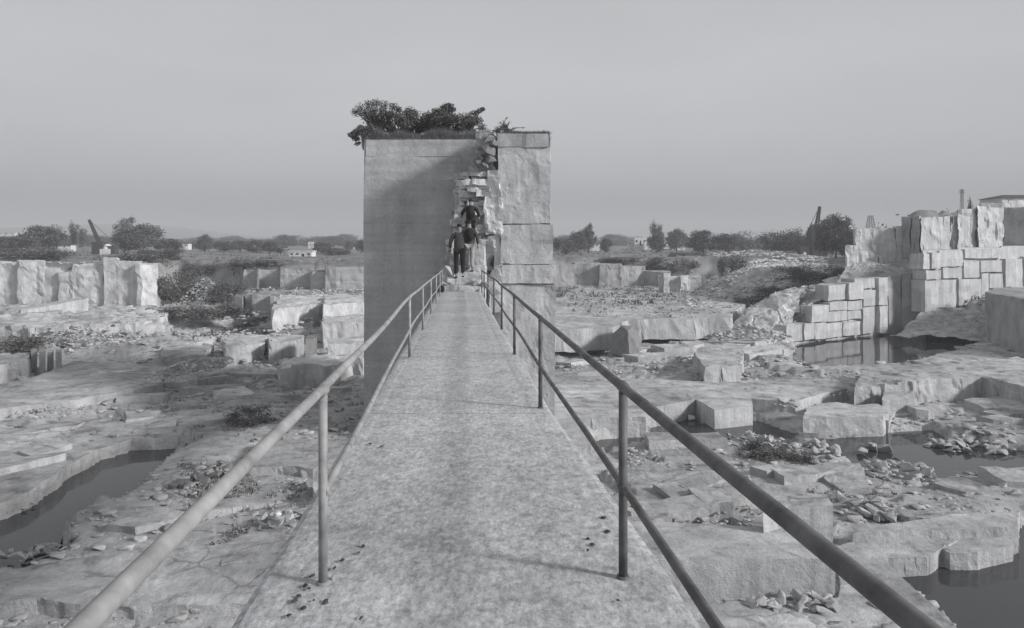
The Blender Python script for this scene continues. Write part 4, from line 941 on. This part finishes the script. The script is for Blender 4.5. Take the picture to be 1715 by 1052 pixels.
heap(1368, 888, 34, 12, 8, 18, 40, 'large pale stone leaning at the foot of the low block', 'stones at the foot of the low block', 'rubble_stone', .1, 16, .2)
heap(1282, 1012, 36, 9, 10, 14, 28, 'loose stone in the left group below the long sawn face', 'left stones below the long sawn face', 'rubble_stone', .12, 14, .1)
heap(1366, 1014, 40, 14, 14, 16, 34, 'loose stone in the right group below the long sawn face', 'right stones below the long sawn face', 'rubble_stone', .12, 16, .15)
heap(1125, 880, 30, 24, 12, 12, 24, 'dark loose stone beside the lower right pipe', 'stones beside the lower right pipe', 'dark_rubble', .1, 24, .1)
heap(1060, 765, 22, 16, 8, 9, 18, 'rough stone by the post of the right railing', 'stones by the right railing post', 'rubble_stone', 0, 22, .2)
heap(1210, 860, 60, 34, 14, 8, 18, 'scattered stone on the dusty ground beyond the right railing', 'scattered stones beyond the right railing', 'rubble_stone', .1, 40)
heap(1090, 524, 150, 9, 46, 4, 8, 'small stone in the rubble line on the far flats', 'stones of the far rubble line', 'grey_stone' if False else 'dark_rubble', 1.8, 160, .3)
heap(1000, 512, 50, 8, 14, 4, 8, 'small dark stone in the rubble right of the pillar', 'stones right of the pillar', 'dark_rubble', 1.8, 60, .3)
heap(985, 582, 50, 12, 12, 6, 13, 'loose stone before the big angular boulder', 'stones before the angular boulder', 'rubble_stone', 0, 30)
heap(1505, 760 - 60, 60, 10, 4, 6, 12, 'small pale stone on the slab beyond the right pool', 'stones beyond the right pool', 'rubble_stone', .0, 20)
heap(1315, 675, 24, 8, 8, 8, 16, 'pale stone in the little heap right of the square block', 'stones right of the square block', 'rubble_stone', .5, 12, .1)
heap(460, 868, 34, 12, 9, 11, 22, 'rounded stone in the hollow between handrail and bridge', 'stones in the hollow by the bridge', 'rubble_stone', 0, 14, .05)
heap(95, 925, 52, 16, 12, 12, 28, 'dark stone at the near end of the long pool', 'stones at the near end of the long pool', 'dark_rubble', -.3, 18, .1)
heap(12, 935, 22, 22, 4, 20, 34, 'pale squarish stone at the left edge by the long pool', 'pale stones at the left edge', 'rubble_stone', -.2, 2)
heap(350, 800, 44, 26, 16, 10, 24, 'dark broken stone in the hollow left of the handrail', 'stones in the hollow left of the handrail', 'dark_rubble', 0, 34, .1)
heap(455, 632, 34, 10, 16, 6, 13, 'loose stone left of the small pool nook', 'stones left of the pool nook', 'rubble_stone', 0, 30, .1)
heap(500, 548, 90, 9, 30, 4, 8, 'small stone at the foot of the pale terraces', 'stones at the foot of the pale terraces', 'white_stone', .6, 120, .1)
heap(480, 486, 80, 4, 14, 3, 7, 'small stone along the foot of the pit wall', 'stones along the pit wall foot', 'white_stone', 2.5, 70, .2)
heap(345, 503, 46, 14, 12, 5, 9, 'pale stone on the conical rubble mound', 'stones of the conical mound', 'rubble_stone', 1.6, 300, 2.6)
heap(1280, 445, 80, 22, 40, 5, 11, 'pale broken stone on the rising rubble slope at right', 'stones of the rising rubble slope', 'white_stone', 4, 500, .6)
heap(1265, 560, 50, 14, 14, 6, 12, 'white loose stone at the left foot of the block wall', 'stones at the foot of the block wall', 'white_stone', .2, 60, .3)
heap(1320, 605, 26, 5, 8, 6, 12, 'dark stone at the left shore of the wall pool', 'stones at the wall pool shore', 'dark_rubble', -.1, 20)
heap(150, 590, 70, 16, 16, 6, 12, 'pale stone on the talus below the left terrace', 'stones below the left terrace', 'white_stone', .1, 90, .7)
heap(90, 690, 60, 10, 8, 7, 14, 'grey stone on the low ridge at left', 'stones on the left ridge', 'rubble_stone', .3, 26)
heap(390, 690, 150, 22, 12, 5, 12, 'scattered grey stone on the bare floor left of the bridge', 'scattered stones left of the bridge', 'rubble_stone', 0, 60)
heap(1200, 735, 60, 8, 8, 8, 16, 'stone lying in the shallow middle pool', 'stones in the middle pool', 'rubble_stone', -.3, 14)
heap(1640, 850, 60, 18, 6, 8, 16, 'small pale stone on the slabs above the dark pit', 'stones above the dark pit', 'rubble_stone', .2, 16)
for (px, py, rx, ry, n_, s0, s1, zb, pk) in [(160, 575, 110, 22, 160, 7, 18, .2, .8), (420, 600, 120, 20, 160, 6, 18, 0, .3), (500, 530, 120, 22, 160, 5, 16, 1.2, .5), (440, 560, 90, 14, 120, 6, 16, .5, .5), (1250, 560, 70, 30, 200, 6, 18, .5, .8), (1180, 615, 110, 26, 140, 6, 16, .2, .3), (1100, 500, 180, 18, 260, 4, 9, 1.8, .2), (560, 490, 80, 10, 110, 5, 12, 2.5, .3), (1270, 440, 90, 24, 400, 6, 16, 4, .8), (100, 500, 150, 8, 120, 5, 12, 1.7, .2), (1600, 545, 70, 12, 60, 5, 14, .4, .1), (60, 650, 160, 14, 90, 5, 14, .3, .1), (1000, 620, 80, 26, 80, 5, 13, .2, .1), (1500, 630, 140, 10, 60, 5, 12, .6, .1), (1300, 655, 120, 12, 70, 5, 13, .4, .1), (560, 660, 80, 24, 60, 5, 12, 0, .1)]:
    heap(px, py, rx, ry, 0, s0, s1, '', '', zb=zb, nstuff=n_, peak=pk)
SW = []
n_ = 4200; D_ = rng.uniform(71, 108, n_); pxx = rng.uniform(1150, 1385, n_); X_ = (pxx - CX) / F * D_; Zz = terrain(X_, D_); mk = fbm(np.stack([X_ * .18, D_ * .12, 0 * D_], -1), 52, 3)
for i in range(n_):
    if mk[i] > -.5 and Zz[i] > 1.2: s_ = random.uniform(5, 15) * .55 * D_[i] / F; SW.append((X_[i], D_[i], Zz[i] + s_ * .1, s_))
# small rubble joined
co, fc, k0 = [], [], 0
base = [np.array([v.co[:] for v in me.vertices]) for me in RM['rubble_stone'][:4]]; bf = [np.array([p_.vertices[:] for p_ in me.polygons]) for me in RM['rubble_stone'][:4]]
for x, y, z, s_ in SW:
    i = random.randrange(4); R = np.array((Matrix.Rotation(random.uniform(0, 6.28), 3, 'Z') @ Matrix.Rotation(random.gauss(0, .4), 3, 'X')))
    co.append(base[i] * [s_ * 1.6, s_, s_ * .9] @ R.T + [x, y, z]); fc.append(bf[i] + k0); k0 += len(base[i])
tag(lobj('rubble', npmesh('rubble', np.concatenate(co), np.concatenate(fc), 'white_stone'), None), 'pale broken rubble covering the rising slope at right', 'rubble', None, 'stuff'); co, fc, k0 = [], [], 0
for x, y, z, s_ in SM:
    i = random.randrange(4); R = np.array((Matrix.Rotation(random.uniform(0, 6.28), 3, 'Z') @ Matrix.Rotation(random.gauss(0, .4), 3, 'X')))
    co.append(base[i] * [s_ * 1.3, s_, s_ * .8] @ R.T + [x, y, z]); fc.append(bf[i] + k0); k0 += len(base[i])
tag(lobj('rubble', npmesh('rubble', np.concatenate(co), np.concatenate(fc), 'rubble_stone'), None), 'small broken stone rubble strewn over the quarry floor', 'rubble', None, 'stuff')
# pebbles over the whole floor
co, fc, k0 = [], [], 0; n = 9000
D = 14 + 60 * rng.random(n) ** 1.4; ax = rng.uniform(-.72, .72, n); X_ = ax * D; Zz = terrain(X_, D); msk = fbm(np.stack([X_ * .25, D * .25, 0 * D], -1), 66, 3)
for i in range(n):
    if msk[i] < -.05: continue
    s_ = float(.05 + .26 * rng.random() ** 4) * (1 + D[i] / 60)
    b0 = base[i % 4]; co.append(b0 * [s_ * 1.3, s_, s_ * .8] + [X_[i], D[i], Zz[i] + s_ * .15]); fc.append(bf[i % 4] + k0); k0 += len(b0)
tag(lobj('pebbles', npmesh('pebbles', np.concatenate(co), np.concatenate(fc), 'rubble_stone'), None), 'small pebbles scattered on the bare rock floor', 'pebbles', None, 'stuff')

# individual big stones and cut blocks
def cut_block(pts, zt, zb, label, mat='block_stone', name='cut_block', cat='stone block', tilt=(0, 0), amp=.04, edge=.05, group=None, cell=None):
    W = [G(x, y, zt) for x, y in pts]; cnt[0] += 1; D = W[0].y
    return tag(lobj(name, prism_mesh(name, W, zt, zb, cell or max(.12, D * .008), edge=edge, amp=amp, seed=cnt[0], tilt=tilt), mat), label, cat, group)
cut_block([(1165, 668), (1196, 686), (1261, 680), (1258, 668), (1225, 662)], .48, -.8, 'large square-cut block standing at the pool corner')
cut_block([(1282, 858), (1320, 848), (1395, 846), (1385, 828), (1300, 830)], 1.45, .2, 'low smooth-faced block above the leaning stones', 'ledge_stone', amp=.09, edge=.1)
cut_block([(470, 618), (487, 616), (488, 608), (474, 609)], 1.25, .4, 'small white cube of stone at the end of the pale ledge', 'white_stone')
cut_block([(0, 612), (12, 611), (12, 605), (0, 606)], 1.2, .2, 'small ribbed block at the left edge')
for i, x in enumerate((52, 66, 80, 93)):
    cut_block([(x, 590), (x + 10, 589), (x + 10, 584), (x, 585)], 1.3 + .15 * (i % 2), -.2, ['leftmost', 'second', 'third', 'rightmost'][i] + ' upright dark stone in the row before the brush at left', 'grey_stone' if i != 2 else 'ledge_stone', 'standing_stone', 'stone')
cut_block([(512, 568), (530, 566), (530, 560), (514, 561)], 1.9, -.1, 'dark upright stone standing in for the shaded slot between the pale blocks', 'dark_rubble', 'standing_stone', 'stone')  # dark stone added in place of the shaded slot
# big tilted slab, big angular rock, boulders
def hull(name, P, label, mat='rubble_stone', cat='boulder'):
    bm = bmesh.new(); [bm.verts.new(q) for q in P]; h_ = bmesh.ops.convex_hull(bm, input=bm.verts)
    bmesh.ops.delete(bm, geom=[g_ for g_ in h_['geom_interior'] if isinstance(g_, bmesh.types.BMVert)], context='VERTS')
    bmesh.ops.subdivide_edges(bm, edges=bm.edges[:], cuts=3, use_grid_fill=True); bmesh.ops.triangulate(bm, faces=bm.faces)
    me = bpy.data.meshes.new(name); bm.to_mesh(me); bm.free(); N = len(me.vertices); c_ = np.empty(N * 3); me.vertices.foreach_get('co', c_); c_ = c_.reshape(-1, 3)
    c_ += .07 * np.stack([fbm(c_ * 2 + k * 7, k, 3) for k in range(3)], -1); me.vertices.foreach_set('co', c_.ravel()); me.update()
    return tag(lobj(name, me, mat), label, cat)
a = G(1420, 830, 0); D0 = a.y
hull('tilted_slab', [V(1378, 800, D0 + 1.3), V(1405, 778, D0 + 2.2), V(1440, 776, D0 + 2.2), V(1462, 826, D0), V(1425, 836, D0), V(1400, 815, D0 + .6), V(1380, 815, D0 + 1.3), V(1440, 800, D0 + 2.4), V(1450, 835, D0 + 1.2), V(1390, 820, D0 + 1.6)], 'big pale slab tilted on the rubble between pool and low block')
a = G(1050, 600, 0); D0 = a.y
hull('angular_boulder', [V(1026, 560, D0 + 1), V(1040, 545, D0 + 2), V(1052, 555, D0), V(1072, 588, D0), V(1055, 602, D0 - .5), V(1020, 590, D0 + .5), V(1075, 570, D0 + 2), V(1034, 600, D0 + .5), V(1060, 545, D0 + 3)], 'big angular dark boulder lying on the flats right of the pillar', 'dark_rubble')
a = G(1370, 745, 0); D0 = a.y
hull('angular_boulder', [V(1322, 742, D0 + .8), V(1335, 722, D0 + 1.5), V(1368, 728, D0 + 1.2), V(1376, 742, D0 + .4), V(1340, 752, D0), V(1375, 745, D0 + 1.4), V(1330, 750, D0 + 1.5)], 'grey humped boulder at the edge of the right pool', 'dark_rubble')
for k, (x, y, s_, sz, l) in enumerate([(1460, 752, 18, 1.4, 'upright stone standing in the right pool'), (1442, 758, 26, .5, 'flat stone lying left in the right pool'), (1482, 757, 22, .8, 'round stone lying right in the right pool'), (1350, 884, 50, .9, 'largest leaning boulder before the low block'), (1205, 657, 12, .9, 'single bright white stone on the ledge'), (1157, 702, 12, 1, 'bright stone in the dark pool by the square block'), (1678, 816, 16, .8, 'small pale cube stone at the right edge'), (28, 808 + 130, 24, .8, 'pale squared stone left of the long pool end'), (468, 864, 18, .9, 'paler left stone of the pair in the hollow'), (484, 866, 18, .9, 'paler right stone of the pair in the hollow'), (235, 622, 26, .4, 'dark flat stone on the left ridge'), (1500, 712, 14, .5, 'flat chip on the slab past the pool'), (1236, 595, 16, 1.2, 'white stone on the lit outcrop'), (1190, 700, 20, .3, 'thin flat stone in the pool before the square block')]):
    zb = -.35 if k in (0, 1, 2, 5, 13) else .3; c_ = G(x, y, zb); s1 = s_ * c_.y / F
    tag(stone((c_.x, c_.y, c_.z + s1 * .2), (s1 * 1.1, s1 * .9, s1 * sz * 1.3), 'white_stone' if 'white' in l or 'bright' in l or 'pale' in l else 'rubble_stone', None, (.1, .15, k * 1.3), 'boulder'), l, 'boulder')

# ---------------------------------------------------------------- far buildings, cranes, mast
def house(px, yb, D, wpx, hpx, label, roof='flat', name='house', z=None, cols=3):
    b0 = V(px, yb, D); z0 = z if z is not None else b0.z; wd, h_ = wpx * D / F, hpx * D / F; dp = wd * .7
    t_ = empty(name, (b0.x, D, z0), label, 'house'); 
    v_, f_ = boxvf((0, dp / 2, h_ / 2 - .5), (wd, dp, h_ + 1)); mobj('wall', v_, f_, 'whitewash', t_)
    if roof == 'flat': v_, f_ = boxvf((0, dp / 2, h_ + .1), (wd * 1.06, dp * 1.06, .2))
    else:
        o_ = .25; v_ = [(-wd / 2 - o_, -o_, h_), (wd / 2 + o_, -o_, h_), (wd / 2 + o_, dp + o_, h_), (-wd / 2 - o_, dp + o_, h_), (-wd / 4, dp / 2, h_ * 1.45), (wd / 4, dp / 2, h_ * 1.45)]
        f_ = [(0, 1, 5, 4), (1, 2, 5), (2, 3, 4, 5), (3, 0, 4), (3, 2, 1, 0)]
    mobj('roof', v_, f_, 'roof_light' if roof == 'flat' else 'roof_dark', t_)
    for i in range(cols):
        x = (i + .5) / cols * wd - wd / 2
        if i == cols // 2: v_, f_ = boxvf((x, -.03, h_ * .33), (wd * .1, .08, h_ * .62)); mobj('door', v_, f_, 'window_dark', t_)
        else: v_, f_ = boxvf((x, -.03, h_ * .58), (wd * .12, .08, h_ * .28)); mobj('window', v_, f_, 'window_dark', t_)
    return t_
house(1073, 412, 200, 20, 14, 'white two-level house left of the tall leaning tree'); house(1058, 412, 202, 12, 8, 'low white annex at the left of the white house', cols=2); house(1085, 412, 198, 12, 7, 'small low white shed right of the white house', cols=1)
house(1116, 411, 205, 9, 12, 'narrow white house right of the leaning tree', cols=1); house(1136, 413, 205, 24, 7, 'long low pale building right of the leaning tree', cols=4)
house(993, 414, 200, 22, 6, 'low pale building under the feathery tree', 'hip'); house(503, 430, 130, 38, 8, 'long white shed beside the dark tree left of the pillar', cols=4)
house(305, 415, 230, 20, 7, 'pale low house seen between trees left of the round tree', 'hip'); house(520, 412, 240, 8, 6, 'tiny white house beyond the white shed', cols=1)
house(268, 425, 150, 7, 7, 'tiny white hut on the tree slope', cols=1); house(108, 414, 150, 22, 4, 'low pale shed between the rounded tree and the crane', 'hip'); house(10, 393, 420, 30, 3, 'distant pale building at the far left', cols=3)
house(1720, 345, 98, 84, 14, 'pale house with a dark hipped roof at the top right', 'hip', z=None)
for k, (x, y) in enumerate([(430, 413), (596, 416), (1262, 402), (1276, 404)]):
    house(x, y + 4, 250, 9, 5, ['tiny white house behind the tree row', 'tiny pale hut by the pillar edge', 'left one of two tiny white huts on the rise', 'right one of two tiny white huts on the rise'][k], cols=1)
# white dome
D = 150; b0 = V(180, 417, D); r_ = 8 * D / F; vs_, fs = [], []
for j in range(7):
    a = j / 6 * math.pi / 2
    for k in range(16): vs_.append((math.cos(a) * r_ * math.cos(k * math.pi / 8), math.cos(a) * r_ * math.sin(k * math.pi / 8), math.sin(a) * r_ * 1.05))
for j in range(6):
    for k in range(16): fs.append((j * 16 + k, j * 16 + (k + 1) % 16, (j + 1) * 16 + (k + 1) % 16, (j + 1) * 16 + k))
t_ = empty('domed_hut', (b0.x, D, b0.z), 'small white domed building left of the big rounded tree', 'building'); mobj('dome', vs_, fs, 'whitewash', t_, True)
v_, f_ = boxvf((0, 0, -1), (r_ * 2.1, r_ * 2.1, 2)); mobj('wall', v_, f_, 'whitewash', t_)
def lattice(P, Q, w_, n, r_=.06):
    P, Q = Vector(P), Vector(Q); d = (Q - P).normalized(); a = d.cross(Vector((0, 1, 0))).normalized(); b_ = d.cross(a); parts = []
    cor = [a + b_, a - b_, -a - b_, -a + b_]
    for c_ in cor: parts.append(tube([P + c_ * w_, Q + c_ * w_ * .5], r_, 5))
    for i in range(n):
        t0, t1 = i / n, (i + 1) / n; w0, w1 = w_ * (1 - .5 * t0), w_ * (1 - .5 * t1)
        for k in range(4): parts.append(tube([P.lerp(Q, t0) + cor[k] * w0, P.lerp(Q, t1) + cor[(k + 1) % 4] * w1], r_ * .7, 4))
    return merge(parts)
def crane(p0, p1, D, label, mastx):
    A_, B_ = V(p0[0], p0[1], D), V(p1[0], p1[1], D); t_ = empty('quarry_crane', (A_.x, D, zat(A_.x, D)), label, 'crane'); L = t_.location
    v_, f_ = lattice(A_ - L, B_ - L, .28, 12, .09); mobj('boom', v_, f_, 'crane_metal', t_)
    v_, f_ = merge([boxvf((0, 0, (A_.z - L.z) / 2), (2.2, 2.0, A_.z - L.z + .6)), boxvf((mastx, 0, .8), (2.4, 1.6, 1.8))]); mobj('cabin', v_, f_, 'crane_metal', t_)
    v_, f_ = tube([B_ - L, Vector((mastx * 1.4, 0, 2.2))], .05, 5); mobj('cable', v_, f_, 'crane_metal', t_)
crane((167, 408), (149, 368), 150, 'dark leaning crane boom between the slim trees and the dome', 2.2)
crane((1367, 384), (1373, 346), 135, 'thin dark crane boom rising from the dark trees at right', -2.0)
D = 130; a, b_ = V(1611, 344, D), V(1611, 317, D); t_ = empty('radio_mast', (a.x, D, zat(a.x, D)), 'thin lattice mast on the skyline above the right wall', 'mast'); L = t_.location
v_, f_ = lattice(Vector((0, 0, 0)), b_ - L, .26, 14, .03); mobj('lattice', v_, f_, 'crane_metal', t_)
v_, f_ = merge([boxvf(b_ - L + Vector((x, 0, z)), (.16, .16, .7)) for x in (-.4, 0, .4) for z in (-.4,)]); mobj('antenna', v_, f_, 'roof_light', t_)
D = 160; a, b_ = V(1458, 382, D), V(1458, 361, D); t_ = empty('radio_mast', (a.x, D, a.z), 'faint little pyramid mast above the upper tier', 'mast'); v_, f_ = lattice(Vector((0, 0, 0)), b_ - a, .7, 8, .05); mobj('lattice', v_, f_, 'crane_metal', t_)
# bird
b0 = V(1503, 360, 60); vs_ = [(-.22, 0, .06), (0, -.05, 0), (.22, 0, .06), (0, .14, 0), (0, -.16, 0), (0, 0, .05), (0, 0, -.05)]
t_ = mobj('bird', vs_, [(0, 1, 5), (1, 2, 5), (2, 3, 5), (3, 0, 5), (1, 0, 6), (2, 1, 6), (3, 2, 6), (0, 3, 6), (1, 4, 5), (4, 1, 6)], 'black'); t_.location = b0; tag(t_, 'dark bird in the sky above the right upper tier', 'bird')

# litter on the deck
for k, (x, y) in enumerate([(500, 1002), (493, 1010), (517, 990), (523, 968), (512, 985), (508, 1022), (483, 1035), (545, 1012), (525, 1010), (608, 918), (600, 930), (572, 942), (604, 1040), (1018, 893), (1010, 870), (985, 925), (992, 915), (985, 905), (1035, 1010), (1060, 852), (560, 955), (620, 745), (640, 750)]):
    D = 1750 / (y - 428); c_ = Vector(((x - CX) / F * D, D, HC - 1.4 - SZ * D + .006)); s_ = random.uniform(.006, .016) * D / 3.5
    v_ = []
    for j in range(6): a = j * math.pi / 3; v_.append(c_ + Vector((math.cos(a) * s_ * random.uniform(.6, 1.3), math.sin(a) * s_ * random.uniform(.8, 2.2), random.uniform(0, .008))))
    v_.append(c_ + Vector((0, 0, .012)))
    tag(mobj('dry_leaf', v_, [(j, (j + 1) % 6, 6) for j in range(6)], 'dry_leaf'), 'dark crumpled dry leaf on the deck beside a left post' if x < 800 else 'dark speck of dry leaf on the right side of the deck', 'leaf', 'dry leaves on the left of the deck' if x < 800 else 'dry leaves on the right of the deck')
D = 1750 / (972 - 428); tag(stone(((558 - CX) / F * D, D, HC - 1.4 - SZ * D + .01), .035, 'white_stone', None, None, 'pebble'), 'white pebble beside the foot of the nearest left post', 'pebble')

# ---------------------------------------------------------------- haze
v_, f_ = boxvf((0, 1000, 29), (5200, 2600, 66))
hz = mobj('haze', v_, f_, None); m, t, p = nodes('haze'); t.nodes.remove(p)
pv = t.nodes.new('ShaderNodeVolumePrincipled'); pv.inputs['Density'].default_value = .0011; pv.inputs['Color'].default_value = (.66, .67, .69, 1)
t.links.new(pv.outputs[0], [n_ for n_ in t.nodes if n_.type == 'OUTPUT_MATERIAL'][0].inputs['Volume'])
hz.data.materials.append(m); tag(hz, 'pale dusty haze hanging over the quarry and the plain', 'haze', None, 'stuff')
